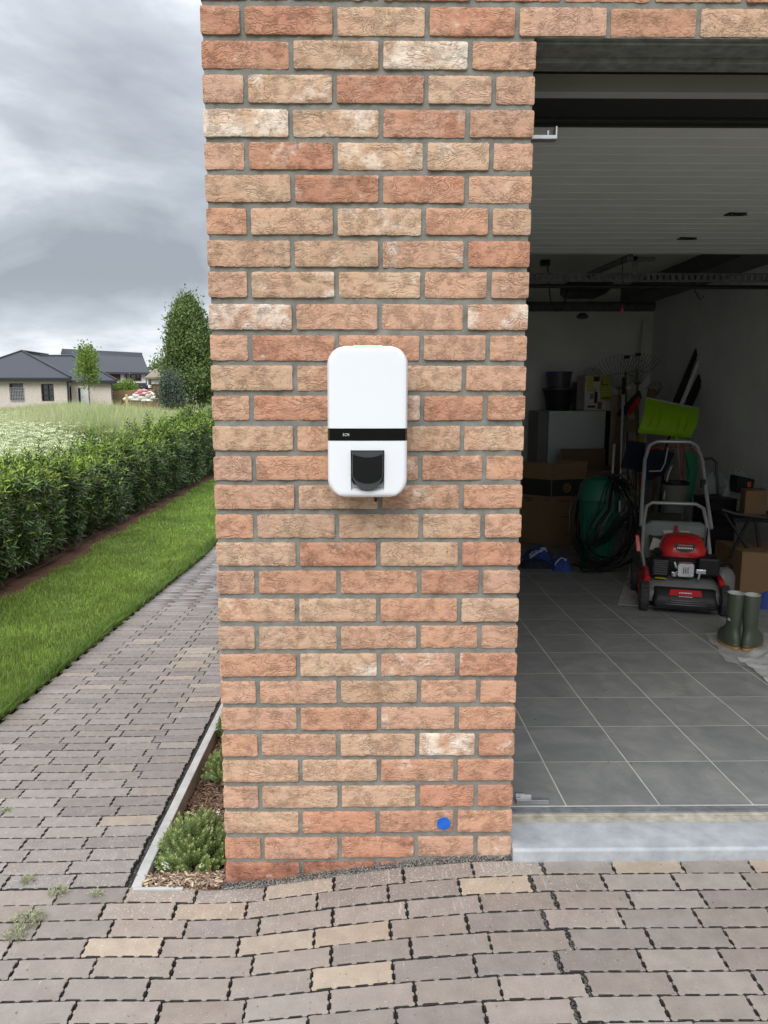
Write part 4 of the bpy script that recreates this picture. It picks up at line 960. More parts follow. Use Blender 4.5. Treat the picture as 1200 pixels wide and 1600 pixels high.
# ------------------------------------------------------------------ meadow beyond the hedge
def field_l(y): return -0.62 * (y + 2) - 2.5
def mx(n, y0, y1, pw=1.0, a=-0.52, b=-0.17):
    y = y0 + (y1 - y0) * RNG.uniform(0, 1, n) ** pw; t = RNG.uniform(a, b, n); x = CAM[0] + (y + 2.04) * t; k = x < hedge_x(np.minimum(y, 24)) - 0.75 * (y < 24)
    return x[k], y[k]
x, y = mx(26000, 4.5, 22, 1.5)
blades(np.stack([x, y, Z(x, y) - 0.02], 1), RNG.uniform(0.35, 0.75, len(x)), 0.006 + 0.0012 * y, 0.5, 'field', 'meadow_grass'); tag(bpy.data.objects['meadow_grass'], 'pale green meadow grass growing behind the hedge', 'grass')
x, y = mx(52000, 15, 48, 1.5)
x2 = RNG.uniform(-4.5, 7, 9000); y2 = RNG.uniform(19, 50, 9000); x = np.concatenate([x, x2]); y = np.concatenate([y, y2])
hgt = (0.95 + 0.16 * np.sin(x * 0.7 + y * 0.3)) * RNG.uniform(0.72, 1.12, len(x)); hgt = np.where(RNG.uniform(0, 1, len(x)) < 0.12, hgt * 1.15, hgt)
blades(np.stack([x, y, Z(x, y) - 0.02], 1), hgt, 0.010 + 0.0009 * y, 0.45, 'field', 'tall_grass'); tag(bpy.data.objects['tall_grass'], 'tall seeding grass standing in front of the bungalow', 'grass')
y = RNG.uniform(15, 21, 2600); cu = RNG.normal(-0.335, 0.022, len(y)); cu2 = RNG.choice([0, 0.075], len(y), p=[.62, .38]); y = np.where(cu2 > 0, y + 9, y); x = CAM[0] + (y + 2) * (cu + cu2 * .8); kk = x < hedge_x(y) - 1.0; x, y, cu2 = x[kk], y[kk], cu2[kk]
blades(np.stack([x, y, Z(x, y)], 1), RNG.uniform(0.7, 1.15, len(y)) * np.where(cu2 > 0, 0.85, 1), np.full(len(y), 0.035), 0.25, 'weedg', 'nettle_stand'); tag(bpy.data.objects['nettle_stand'], 'darker green stand of tall weeds amid the pale meadow grass', 'weeds')
# cow parsley: flat white umbels on stems
x, y = mx(15000, 5.0, 32, 1.25, -0.56, -0.14); n = len(x); keepm = np.array([mn.noise(Vector((a * 0.35, b * 0.25, 7))) > -0.34 for a, b in zip(x, y)]); x, y = x[keepm], y[keepm]; n = len(x)
z = Z(x, y) + RNG.uniform(0.50, 0.86, n); R_ = RNG.uniform(0.035, 0.07, n); Q = 16
th = RNG.uniform(0, 2 * pi, (n, Q)); rr = np.sqrt(RNG.uniform(0, 1, (n, Q))) * R_[:, None]
P = np.stack([x[:, None] + rr * np.cos(th), y[:, None] + rr * np.sin(th), z[:, None] - rr * rr * 4 + RNG.uniform(-.004, .004, (n, Q))], -1).reshape(-1, 3)
D = runit(len(P)); D[:, 2] *= 0.3; Lq = RNG.uniform(0.014, 0.028, len(P)); leaves(P, D, np.tile([0, 0, 1.0], (len(P), 1)) + 0.3 * runit(len(P)), Lq, Lq * 0.9, 'umbel', 'cow_parsley_flowers'); tag(bpy.data.objects['cow_parsley_flowers'], 'drift of white cow parsley flowers just behind the hedge', 'flowers')
blades(np.stack([x, y, Z(x, y)], 1), z - Z(x, y), np.full(n, 0.008), 0.03, 'weedg', 'cow_parsley_stems'); tag(bpy.data.objects['cow_parsley_stems'], 'green stems carrying the white cow parsley flowers behind the hedge', 'flowers')

# ------------------------------------------------------------------ trees
def crown(cx, cy, z0, z1, rad, n, L, m, parent, prof, clump=0.28, up=0.6, nclump=140):
    """foliage gathered in ascending sprays inside the crown volume"""
    s = RNG.uniform(0, 1, nclump) ** 0.9; th = RNG.uniform(0, 2 * pi, nclump); r = prof(s) * rad * (RNG.uniform(0.45, 1.0, nclump) ** 0.5) * RNG.uniform(0.86, 1.12, nclump)
    cc = np.stack([cx + r * np.cos(th), cy + r * np.sin(th), z0 + (z1 - z0) * s], 1)
    k = RNG.integers(0, nclump, n); loc = RNG.normal(0, 1, (n, 3)) * np.array([clump, clump, clump * 1.5]) * 0.5
    P = cc[k] + loc; rad_d = np.stack([np.cos(th[k]), np.sin(th[k]), np.zeros(n)], 1)
    D = rad_d * 0.5 + np.array([0, 0, up]) + runit(n) * 0.75; Ls = RNG.uniform(0.6, 1.3, n) * L
    return leaves(P, D, runit(n) + rad_d, Ls, Ls * 0.6, m, 'crown', parent)
def tree(name, u, v0, v1, Y, halfpx, m, label, prof, n, L, zg=-0.1, clump=0.3, nclump=140, tr=0.12, v_low=None, cat='tree', lean=0):
    b = at(u, v0, Y); z1 = at(u, v1, Y).z; z0 = at(u, v_low or v0, Y).z; dep = (Y - CAM[1])
    rad = halfpx / FPX * dep; t = thing(name, (b.x, Y, zg), label, cat)
    o = crown(0, 0, z0 - zg, z1 - zg, rad, n, L, m, t, prof, clump, nclump=nclump)
    mb = MB(); zs = np.linspace(0, (z1 - zg) * 0.92, 7); mb.tube([(lean * sin(z), 0.02 * sin(z * 3), z) for z in zs], [tr * (1 - 0.88 * z / zs[-1]) for z in zs], 8)
    for k in range(9):
        a = random.uniform(0, 2 * pi); zb = (z0 - zg) + (z1 - z0) * random.uniform(0.02, 0.7); r = rad * random.uniform(.5, .85)
        mb.tube([(0, 0, zb), (cos(a) * r * .5, sin(a) * r * .5, zb + r * .8), (cos(a) * r, sin(a) * r, zb + r * 1.9)], [tr * .35, tr * .2, tr * .06], 5)
    obj('trunk', mb, 'bark', t, smooth=60); return t
pp = lambda s: np.clip(np.minimum(s / 0.2 + 0.75, 1) * (1 - 0.28 * np.clip((s - 0.3) / 0.35, 0, 1) - 0.66 * np.clip((s - 0.68) / 0.32, 0, 1) ** 1.6), 0.03, 1)
tree('columnar_tree', 298, 626, 477, 40, 37, 'tree', 'tall dense conical green tree rising beside the pillar edge', pp, 46000, 0.14, clump=0.42, nclump=210, v_low=622)
tree('columnar_tree', 352, 626, 500, 43, 30, 'tree', 'green tree half hidden behind the brick pillar', pp, 16000, 0.16, clump=0.36, nclump=140, v_low=618)
tree('young_tree', 140, 628, 549, 30, 11, 'ytree', 'thin young light green tree in front of the bungalow', lambda s: 0.45 + 0.65 * np.sin(np.clip(s, 0, 1) * pi * 0.95 + 0.1), 2300, 0.10, clump=0.26, nclump=34, tr=0.045, v_low=602, lean=0.0)
tree('conifer', 268, 628, 594, 37, 13, 'btree', 'blue green bushy conifer at the foot of the tall conical tree', lambda s: 1.1 - 0.7 * s, 6500, 0.09, clump=0.4, nclump=60, v_low=632)
tree('distant_tree', 249, 612, 573, 95, 14, 'tree', 'hazy round tree behind the small shed roof', lambda s: np.sin(np.clip(0.2 + s * .8, 0, 1) * pi) + .2, 2500, 0.3, clump=0.9, nclump=60, v_low=600)
tree('garden_shrub', 201, 612, 601, 58, 11, 'ytree', 'round green shrub behind the reed fence', lambda s: np.sin(np.clip(0.3 + s * .7, 0, 1) * pi) + .3, 1600, 0.13, clump=0.3, nclump=50, v_low=610, cat='shrub')
tree('garden_shrub', 183, 612, 605, 58, 9, 'ytree', 'low green shrub beside the bungalow corner', lambda s: np.sin(np.clip(0.3 + s * .7, 0, 1) * pi) + .3, 1200, 0.13, clump=0.3, nclump=40, v_low=610, cat='shrub')

# ------------------------------------------------------------------ houses
def pxbox(mb, u0, u1, v0, v1, Y, dep, du=0):
    a = at(u0, v0, Y); b = at(u1, v1, Y); mb.box(a.x, b.x, Y, Y + dep, b.z, a.z); return mb
def P3(u, v, Y): return at(u, v, Y)
YB1 = 50.0
hb = thing('bungalow', (at(80, 625, YB1).x, YB1, -0.1), 'pale brick bungalow with blue grey hipped slate roof across the meadow', 'house')
def part(name, mb, m, root, **kw): return obj(name, mb, m, root, world=True, **kw)
xl, xm, xr = at(-75, 600, YB1).x, at(105.5, 600, YB1).x, at(173, 600, YB1 + 3).x
zev = at(60, 591.5, YB1).z; zev2 = at(140, 595.5, YB1 + 3).z
def wall_with_holes(name, x0, x1, z0, z1, Y, th, holes, m, root):
    """front wall cut round its openings"""
    mb = MB(); xs = sorted({x0, x1, *[h[0] for h in holes], *[h[1] for h in holes]})
    for a, b in zip(xs[:-1], xs[1:]):
        hs = sorted([(h[2], h[3]) for h in holes if h[0] < (a + b) / 2 < h[1]]); z = z0
        for c, d in hs:
            if c > z: mb.box(a, b, Y, Y + th, z, c)
            z = d
        if z < z1: mb.box(a, b, Y, Y + th, z, z1)
    return part(name, mb, m, root)
def hole(u0, u1, v0, v1, Y): a = at(u0, v0, Y); b = at(u1, v1, Y); return (a.x, b.x, b.z, a.z)
h1 = hole(14, 37.5, 599, 626, YB1); h2 = hole(63.5, 85, 600, 627, YB1)
wall_with_holes('wall', xl, xm, -0.15, zev, YB1, 0.3, [h1, h2], 'pale_brick', hb)
h3 = hole(105.8, 112.6, 604, 632, YB1 + 3); h4 = hole(119.5, 140.5, 603.5, 632, YB1 + 3)
wall_with_holes('wall', xm - .1, xr, -0.15, zev2, YB1 + 3, 0.3, [h3, h4], 'pale_brick', hb)
mb = MB(); mb.prism([(xm - 0.3, YB1 + .305, -.15), (xm - 0.003, YB1 + .305, -.15), (xm - 1.1, YB1 + 2.99, -.15), (xm - 1.4, YB1 + 2.99, -.15)], (0, 0, zev + .15)); part('side_wall', mb, 'pale_brick', hb)
mb = MB(); mb.prism([(xr - 0.3, YB1 + 3.305, -.15), (xr - 0.003, YB1 + 3.305, -.15), (xr - 3.1, YB1 + 11, -.15), (xr - 3.4, YB1 + 11, -.15)], (0, 0, zev2 + .15)); part('side_wall', mb, 'pale_brick', hb)
mb = MB(); mb.box(xl, xr - 3.42, YB1 + 10.7, YB1 + 11, -0.15, zev); part('rear_wall', mb, 'pale_brick', hb)
# roofs: solid hips with thickness
def roof(name, faces, m, root, th=0.14):
    mb = MB()
    for f in faces:
        f = [Vector(p) for p in f]; mb.prism(f, (0, 0, -th))
    return part(name, mb, m, root)
ov = 0.35; zr1 = at(34, 548.4, YB1 + 4.2).z; ax_ = at(34, 548.4, YB1 + 4.2)
L0 = Vector((xl - ov, YB1 - ov, zev + .05)); R0 = Vector((at(111.5, 591, YB1 - ov).x, YB1 - ov, zev + .05)); A0 = Vector((ax_.x, YB1 + 4.2, zr1)); A1 = Vector((ax_.x, YB1 + 9, zr1))
L1 = Vector((xl - ov, YB1 + 11.4, zev + .05)); R1 = Vector((R0.x - 4.5, YB1 + 11.4, zev + .05))
roof('roof', [[L0, R0, A0], [R0, R1, A1, A0], [L1, L0, A0, A1]], 'slate', hb)
m1 = at(113, 556, YB1 + 7.0); e1 = Vector((at(183, 595.4, YB1 + 2.7).x, YB1 + 2.7, zev2 + .05)); e0 = Vector((ax_.x + 0.8, YB1 + 2.7, zev2 + .05)); e2 = Vector((e1.x - 3.6, YB1 + 11.4, zev2 + .05))
roof('roof', [[e0, e1, m1, Vector((ax_.x, m1.y, m1.z))], [e1, e2, m1]], 'slate', hb)
for q0, q1 in ((L0, A0), (R0, A0), (A0, A1), (m1, Vector((ax_.x, m1.y, m1.z))), (e1, m1)):
    mb = MB(); mb.tube([q0 + Vector((0, -.02, .03)), q1 + Vector((0, -.02, .03))], 0.06, 6); part('ridge_cap', mb, 'wframe', hb)
mb = MB(); mb.box(L0.x, R0.x, YB1 - ov - 0.10, YB1 - ov + 0.02, zev - 0.17, zev - 0.02); part('gutter', mb, 'wframe', hb)
mb = MB(); mb.box(R0.x, e1.x, YB1 + 2.6, YB1 + 2.72, zev2 - 0.17, zev2 - 0.02); part('gutter', mb, 'wframe', hb)
mb = MB(); mb.box(xm - 0.02, xm + 0.10, YB1 - 0.10, YB1 - 0.003, -0.15, zev - 0.18); part('downpipe', mb, 'wframe', hb)
def back(p, y0, k=0.40):
    return Vector((p.x - k * max(0, p.y - y0), p.y, p.z))
def window(h, Y, root, cols=2, rows=2, fr='wframe', gl='glass', name='window', fw=0.07):
    x0, x1, z0, z1 = h; f = MB(); yy0, yy1 = Y + 0.12, Y + 0.2
    f.box(x0, x0 + fw, yy0, yy1, z0, z1); f.box(x1 - fw, x1, yy0, yy1, z0, z1); f.box(x0 + fw, x1 - fw, yy0, yy1, z0, z0 + fw); f.box(x0 + fw, x1 - fw, yy0, yy1, z1 - fw, z1)
    for i in range(1, cols): x = x0 + (x1 - x0) * i / cols; f.box(x - fw * .35, x + fw * .35, yy0 + .01, yy1 - .01, z0 + fw, z1 - fw)
    for i in range(1, rows): z = z0 + (z1 - z0) * i / rows; f.box(x0 + fw, x1 - fw, yy0 + .015, yy1 - .015, z - fw * .35, z + fw * .35)
    o = obj(name, f, fr, root, world=True); g = MB(); g.box(x0 + 0.01, x1 - 0.01, Y + 0.2025, Y + 0.22, z0 + 0.01, z1 - 0.01); me = obj('pane', g, gl, o, world=True); return o
window(h1, YB1, hb, 1, 1); window(h2, YB1, hb, 2, 3); window(h3, YB1 + 3, hb, 1, 1, name='side_door')
# grey grid resting in the first window, white door leaf
x0, x1, z0, z1 = hole(16.5, 38, 605.5, 626, YB1); mb = MB()
for i in range(9): x = x0 + (x1 - x0) * i / 8; mb.box(x - 0.02, x + 0.02, YB1 - 0.05, YB1 - 0.02, z0, z1)
for i in range(5): z = z0 + (z1 - z0) * i / 4; mb.box(x0 - .02, x1 + .02, YB1 - 0.075, YB1 - 0.052, z - 0.015, z + 0.015)
M['meshgrey'] = mat('grey_mesh_fence', (0.33, 0.34, 0.35), 0.7, 0.1); go = obj('site_fence_panel', mb, 'meshgrey'); tag(go, 'grey mesh fence panel leaning against the left window of the bungalow', 'fence panel')
d0 = hole(125, 140, 604.5, 632, YB1 + 3); mb = MB(); mb.box(d0[0], d0[1], YB1 + 3.05, YB1 + 3.12, d0[2], d0[3]); dl = part('door', mb, 'wrender', hb); mb = MB(); q = hole(119.7, 122.6, 604, 632, YB1 + 3); mb.box(q[0], q[1], YB1 + 3.02, YB1 + 3.1, q[2], q[3]); mb.box(q[1] + .002, d0[1], YB1 + 3.02, YB1 + 3.1, q[3] - .1, q[3]); obj('frame', mb, 'wrender', dl, world=True)
mb = MB(); mb.box(h4[0] + .01, d0[0] - 0.005, YB1 + 3.15, YB1 + 3.2, h4[2] + .01, h4[3] - .12); part('door_gap', mb, 'glass', hb)
for i in range(11):     # toothed corner for later brickwork
    z = at(172, 597 + i * 2.6, YB1 + 3).z; mb = MB(); mb.box(xr + .002, xr + 0.12, YB1 + 3.02, YB1 + 3.2, z - 0.05, z + 0.01); part('toothing_brick', mb, 'wframe', hb)
# second house
YB2 = 74.0
h2o = thing('roofed_house', (at(165, 600, YB2).x, YB2, -0.1), 'dark roofed house with white and brown upper floor behind the bungalow', 'house')
a, b, c, d = at(97.5, 544.7, YB2 + 5), at(221, 551, YB2 + 5), at(233.5, 582, YB2), at(88, 580, YB2)
a2, b2 = Vector((a.x, YB2 + 5.3, a.z)), Vector((b.x, YB2 + 5.3, b.z)); back_l, back_r = Vector((d.x - 3, YB2 + 10.5, d.z)), Vector((c.x - 4.2, YB2 + 10.5, c.z))
roof('roof', [[d, c, b, a], [a2, b2, back_r, back_l]], 'tiles2', h2o, 0.2)
mb = MB()
for i in range(4):
    f = 0.04 + 0.055 * i; p, q = a.lerp(d, f), b.lerp(c, f); mb.prism([p + Vector((0, -0.05, 0.05)), q + Vector((0, -0.05, 0.05)), q + Vector((0, -0.16, -0.03)), p + Vector((0, -0.16, -0.03))], (0, 0, -0.04))
part('ridge_course', mb, 'slate', h2o)['kind'] = 'stuff'
for u in (124.5, 142):
    mb = MB(); p = at(u, 545.5, YB2 + 5.2); mb.box(p.x - 0.09, p.x + 0.09, YB2 + 5.1, YB2 + 5.3, p.z - .3, p.z + (0.35 if u < 130 else 0.5)); part('roof_vent', mb, 'wframe', h2o)
def band2(name, u0, u1, v0, v1, m, off=0.0, dep=0.25): 
    mb = MB(); pxbox(mb, u0, u1, v0, v1, YB2 + 0.6 + off, dep); return part(name, mb, m, h2o)
band2('brick_panel', 166, 187.5, 581, 596, 'brownbr'); band2('white_panel', 158, 165.7, 580, 598, 'wrender'); band2('white_panel', 187.8, 194.5, 581, 597, 'wrender')
band2('white_panel', 220.5, 227.5, 582, 597, 'wrender'); band2('brick_panel', 227.8, 238, 582, 598, 'brownbr'); band2('sill_board', 164, 228, 596.3, 598, 'wrender', -0.1)
hh_ = hole(194.7, 220.3, 582, 596, YB2 + 0.6); wv = window(hh_, YB2 + 0.6, h2o, 3, 1, 'wood', fw=0.12)
band2('canopy', 172, 228, 598.3, 606, 'slate', -0.9, 0.8); band2('lower_wall', 150, 240, 606, 628, 'brownbr', 0.0, 8.0)
# shed
YS = 66.0; sh = thing('garden_shed', (at(246, 600, YS).x, YS, -0.1), 'small shed with grey brown roof and white wall right of the dark roofed house', 'shed')
p = [at(226, 589.5, YS - .4), at(262, 589, YS - .4), at(256, 577, YS + 2), at(242, 576, YS + 2)]; roof('roof', [p, [p[3], p[2], Vector((p[1].x, YS + 4.4, p[1].z)), Vector((p[0].x, YS + 4.4, p[0].z))]], 'thatch', sh)
mb = MB(); pxbox(mb, 236, 252, 589, 600, YS, 3.9); part('wall', mb, 'wrender', sh); mb = MB(); pxbox(mb, 252.3, 259, 589, 628, YS, 3.9); part('door', mb, 'wood', sh); mb = MB(); pxbox(mb, 236, 252, 600.3, 628, YS, 3.9); part('lower_wall', mb, 'brownbr', sh); mb = MB(); pxbox(mb, 229, 232, 589, 602, YS, 0.3); part('post', mb, 'wrender', sh)
# reed fence: overlapping panels
fe = thing('reed_fence', (at(205, 620, 55).x, 55, -0.1), 'brown reed fence between the bungalow and the shed', 'fence')
for i, (u0, u1) in enumerate([(175.5, 192), (192.3, 209), (209.3, 222), (222.3, 232), (232.3, 243)]):
    mb = MB(); t0 = at(u0, 610.5 - 0.5 * i, 55); t1 = at(u1, 610 - 0.5 * i, 55); mb.prism([(t0.x, 55 + .05 * (i % 2), -0.1), (t1.x, 55 + .05 * (i % 2), -0.1), (t1.x, 55 + .05 * (i % 2), t1.z), (t0.x, 55 + .05 * (i % 2), t0.z)], (0, 0.06, 0)); part('panel', mb, 'fence', fe)
for u in (241, 248):
    mb = MB(); p = at(u, 607, 54.8); mb.box(p.x - .09, p.x + .09, 54.75, 54.95, -0.1, p.z + .15); o = obj('timber_post', mb, 'wood'); tag(o, 'brown timber post at the right end of the reed fence, %s' % ('left one' if u == 241 else 'right one'), 'post')
mb = MB(); p = at(197.3, 616, 46); mb.box(p.x - .07, p.x + .07, 46, 46.14, -0.1, p.z); o = obj('marker_post', mb, 'sand'); tag(o, 'short pale yellow wooden post left of the rubble heap', 'post')
def sacks(name, items, m, label, cat='rubble'):
    mb = MB()
    for (u, v, w, h) in items:
        c = at(u, v, 47.0); r = w / FPX * 49; rings = []
        for j in range(6):
            s = -1 + 2 * j / 5; q = sqrt(max(0.02, 1 - s * s)); rings.append([Vector((c.x + r * q * cos(a) * random.uniform(.6, 1.3), 47 + r * .7 * q * sin(a), c.z + h / FPX * 49 * s + random.uniform(-.02, .02))) for a in [2 * pi * k / 9 for k in range(9)]])
        mb.loft(rings)
    o = obj(name, mb, m, smooth=60); return tag(o, label, cat, kind='stuff')
sacks('rubble_heap', [(196, 624, 4, 3), (205, 623, 6, 4), (214, 619, 7, 4), (221, 622, 9, 4), (231, 618, 5, 4), (240, 622, 6, 4), (226, 614.5, 6, 3), (238, 616, 4, 3), (214, 625, 10, 3), (229, 626, 12, 3), (210, 617, 3, 2), (235, 613, 3, 2)], 'whitebag', 'heap of white building sacks on the meadow before the reed fence')
sacks('pink_sacks', [(219, 612, 5, 4), (225, 611, 6, 3.5), (232, 614, 4, 3), (214, 615, 4, 3), (222, 616, 6, 3)], 'pinkbag', 'pink sheeting and sacks lying on top of the white rubble heap')

# ------------------------------------------------------------------ garage: ceiling gear
ZF = 0.083
def solo(name, mb, m, label, cat, group=None, smooth=None, bevel=0, sub=0):
    """one-mesh thing with its origin on its own base"""
    vs = np.array([tuple(v) for v in mb.v]); c = (vs.min(0) + vs.max(0)) / 2; c[2] = vs[:, 2].min()
    mb.v = [tuple(a - c) for a in vs]; o = obj(name, mb, m, None, smooth=smooth, bevel=bevel, loc=tuple(c), sub=sub)
    return tag(o, label, cat, group)
def T(name, p, label, cat, group=None): return thing(name, tuple(p), label, cat, group)
Y = 3.0; a, b = at(815, 427, Y), at(1215, 428, Y); zt_, zb_ = a.z, at(900, 441, Y).z
rt = T('cross_rail', (2.0, Y, zb_), 'perforated grey steel rail hanging across the garage under the door', 'rail')
mb = MB(); x = 0.62
mb.box(0.6, XR - .01, Y - 0.02, Y - 0.017, zt_ - 0.013, zt_); mb.box(0.6, XR - .01, Y - 0.02, Y - 0.017, zb_, zb_ + 0.013)
while x < XR - .05: mb.box(x, x + 0.024, Y - 0.0205, Y - 0.017, zb_ + 0.0135, zt_ - 0.0135); x += 0.040
mb.box(0.6, XR - .01, Y - 0.017, Y + 0.02, zt_ - 0.003, zt_); o = obj('rail_profile', mb, 'dksteel', rt, world=True); o['kind'] = 'stuff'
mb = MB(); p = at(900, 446, Y + .02); mb.tube([(0.6, Y + .03, p.z), (XR - .01, Y + .03, p.z - 0.01)], 0.013, 8); obj('torsion_shaft', mb, 'black', rt, world=True, smooth=50)
op = T('door_opener', at(918, 452, 4.4), 'black door opener motor hanging from the garage ceiling with its drive rail', 'door opener')
p0, p1 = at(886, 440, 4.4), at(952, 462, 4.4)
mb = MB(); mb.prism([(p0.x, 4.3, p0.z), (p1.x, 4.3, p0.z), (p1.x, 4.3, p0.z - 0.05), (p1.x - .06, 4.3, p1.z), (p0.x + .04, 4.3, p1.z), (p0.x, 4.3, p1.z + .03)], (0, 0.32, 0)); obj('motor_housing', mb, 'black', op, world=True, bevel=0.012)
mb = MB(); q0, q1 = at(918, 430, 4.4), at(985, 402, 2.9); mb.tube([q0, q1], 0.022, 6); obj('drive_rail', mb, 'dksteel', op, world=True)
mb = MB(); mb.box(at(990, 404, 2.8).x, at(996, 404, 2.8).x, 2.8, 2.81, at(990, 428, 2.8).z, at(990, 400, 2.8).z); mb.box(at(980, 404, 2.8).x, at(1024, 404, 2.8).x, 2.8, 2.83, at(990, 407, 2.8).z, at(990, 401, 2.8).z); obj('door_arm', mb, 'dksteel', op, world=True)
mb = MB(); mb.tube([at(972, 404, 2.9), at(973, 440, 2.92), at(972, 483, 2.94)], 0.003, 5); obj('pull_cord', mb, 'rubber', op, world=True)
mb = MB(); c = at(972, 484, 2.94); mb.lathe([(0.004, 0.02), (0.012, 0.0), (0.004, -0.02)], c, 10); obj('pull_knob', mb, 'red', op, world=True)
pl = T('ceiling_socket', at(852, 411, 4.2), 'small black ceiling socket with a black cable hanging down in a loop', 'socket')
mb = MB(); c = at(852, 411, 4.2); mb.box(c.x - .035, c.x + .035, 4.18, 4.23, c.z - .02, c.z + .025); obj('socket_box', mb, 'black', pl, world=True, bevel=.004)
mb = MB(); mb.tube([at(856, 414, 4.2), at(857, 440, 4.22), at(860, 468, 4.25), at(868, 486, 4.3), at(878, 484, 4.32), at(885, 462, 4.35), at(888, 448, 4.36)], 0.005, 6); obj('cable', mb, 'rubber', pl, world=True, smooth=60)
mb = MB(); c0, c1 = at(800, 479, 5.9), at(1022, 479, 5.9); mb.tube([c0, c1], 0.048, 14); mb.tube([c0 + Vector((0, 0, 0)), c0 + Vector((.01, 0, 0))], 0.055, 14)
du = solo('ventilation_duct', mb, 'dksteel', 'dark grey round duct running under the ceiling along the back wall', 'duct', smooth=50)
mb = MB(); c = at(910, 494, 5.85); mb.lathe([(0.02, -0.03), (0.055, -0.02), (0.06, 0.0), (0.03, 0.03)], c, 16); solo('smoke_detector', mb, 'dkgrey', 'dark round fitting fixed below the ventilation duct', 'fitting', smooth=50)
mb = MB(); mb.tube([at(1085, 438, 3.06), at(1086, 455, 3.1), at(1094, 468, 3.1), at(1100, 463, 3.1)], 0.005, 6); solo('hanging_cable_end', mb, 'rubber', 'short loose black cable end hanging from the cross rail near the right wall', 'cable', smooth=60)

# ------------------------------------------------------------------ garage: back corner
YC = 5.75; a, b = at(858, 642, YC), at(947, 642, YC)
cab = T('white_cabinet', ((a.x + b.x) / 2, YC + .2, ZF), 'plain white upright cabinet against the back wall, mostly hidden by cartons', 'cabinet')
mb = MB(); mb.box(a.x, b.x, YC, YC + 0.45, ZF, a.z); obj('carcass', mb, 'cabinet', cab, world=True, bevel=0.006)
mb = MB(); mb.box(at(842, 642, YC).x, a.x - .004, YC + 0.02, YC + 0.45, ZF, a.z - .004); obj('side_panel', mb, 'grngrey', cab, world=True, bevel=0.003)
mb = MB(); mb.box(b.x + .004, at(957, 642, YC).x, YC + .04, YC + 0.45, ZF, a.z); obj('gap_panel', mb, 'black', cab, world=True)
ztop = a.z
def tub(name, u0, u1, v0, v1, Yc, m, rimm, label, cat, taper=0.8, zbase=None, handle=False, wid=1):
    l, r = at(u0, v0, Yc), at(u1, v0, Yc); zb = at(u0, v1, Yc).z if zbase is None else zbase; c = Vector(((l.x + r.x) / 2, Yc, zb)); R = (r.x - l.x) / 2; H = l.z - zb
    t = T(name, c, label, cat); mb = MB(); mb.lathe([(R * taper * .9, 0.0), (R * taper, 0.004), (R * 0.96, H * .93), (R * .9, H * .93), (R * taper * .9, 0.02)], (0, 0, 0), 28); obj('body', mb, m, t, smooth=40)
    mb = MB(); mb.lathe([(R * .95, H * .9), (R, H * .91), (R * 1.01, H), (R * .93, H), (R * .92, H * .9)], (0, 0, 0), 28, cap=False); mb.f += []; obj('rim', mb, rimm, t, smooth=40)
    if handle:
        mb = MB(); mb.tube([(-R, -R * .1, H * .92), (-R * 1.08, -R * .55, H * .75), (-R * .6, -R * 1.0, H * .58), (R * .2, -R * 1.1, H * .55), (R * .8, -R * .8, H * .68), (R, 0, H * .92)], 0.004, 6); obj('handle', mb, 'steel', t, smooth=60)
    return t, R, H
tub('black_tub', 848, 897, 606, 640, 5.95, 'black', 'dkgrey', 'black oval tub standing on the left end of the white cabinet', 'tub', 0.72, ztop + 0.002)
zt2 = at(870, 606, 5.95).z
tub('blue_lid_pot', 853, 894, 581, 604, 5.95, 'dkgrey', 'bluepl', 'dark pot with blue rim stacked on top of the black tub', 'pot', 0.85, zt2 + 0.003)
def carton(name, corner, dl, dr, L, Rr, H, m, label, flaps=(), cat='carton', open_top=True, z0=ZF, thing_=None):
    """box seen on its edge: corner nearest the camera, unit directions of the left and right faces"""
    c = Vector((corner[0], corner[1], z0)); dl = Vector((*dl, 0)).normalized(); dr = Vector((*dr, 0)).normalized(); t = thing_ or T(name, c, label, cat)
    A, B, D = Vector((0, 0, 0)), dl * L, dr * Rr; E = B + D; w = 0.006; up = Vector((0, 0, H))
    for p, q in ((A, B), (A, D), (B, E), (D, E)):
        mb = MB(); n = (q - p).normalized(); inn = Vector((-n.y, n.x, 0)); mid = (A + E) / 2
        if (mid - (p + q) / 2).dot(inn) < 0: inn = -inn
        mb.prism([p, q, q + up, p + up], inn * w); obj('side', mb, m, t)
    mb = MB(); mb.prism([A + Vector((0, 0, .002)), B + Vector((0, 0, .002)), E + Vector((0, 0, .002)), D + Vector((0, 0, .002))], (0, 0, w)); obj('base', mb, m, t)
    for (edge, ln, tilt, side) in flaps:
        p, q = {'l': (A, B), 'r': (A, D), 'bl': (D, E), 'br': (B, E)}[edge]; n = (q - p).normalized(); mid = (A + E) / 2; out = (p + q) / 2 - mid; out.z = 0; out = (out - n * out.dot(n)).normalized()
        d = (Vector((0, 0, 1)) * cos(tilt) + out * sin(tilt)) * ln; mb = MB(); mb.prism([p + up, q + up, q + up + d, p + up + d], out * 0.005); obj('flap', mb, m, t)
    return t, A, B, D, E
cb, A, B, D, E_ = carton('open_carton', (2.06, 4.50), (-0.72, 0.70), (0.86, 0.30), 0.30, 0.34, at(858, 748, 4.5).z - ZF, 'card', 'tall open brown carton with black printed band in front of the white cabinet', [('l', 0.13, -0.15, 0), ('r', 0.16, -0.75, 0), ('bl', 0.14, 0.25, 0)])
H_ = at(858, 748, 4.5).z - ZF; dl = (B - A).normalized(); dr = (D - A).normalized(); nl = Vector((-dl.y, dl.x, 0)); nr = Vector((dr.y, -dr.x, 0))
nl = nl if nl.y < 0 else -nl; nr = nr if nr.y < 0 else -nr
mb = MB(); z0_, z1_ = H_ - 0.155, H_ - 0.012
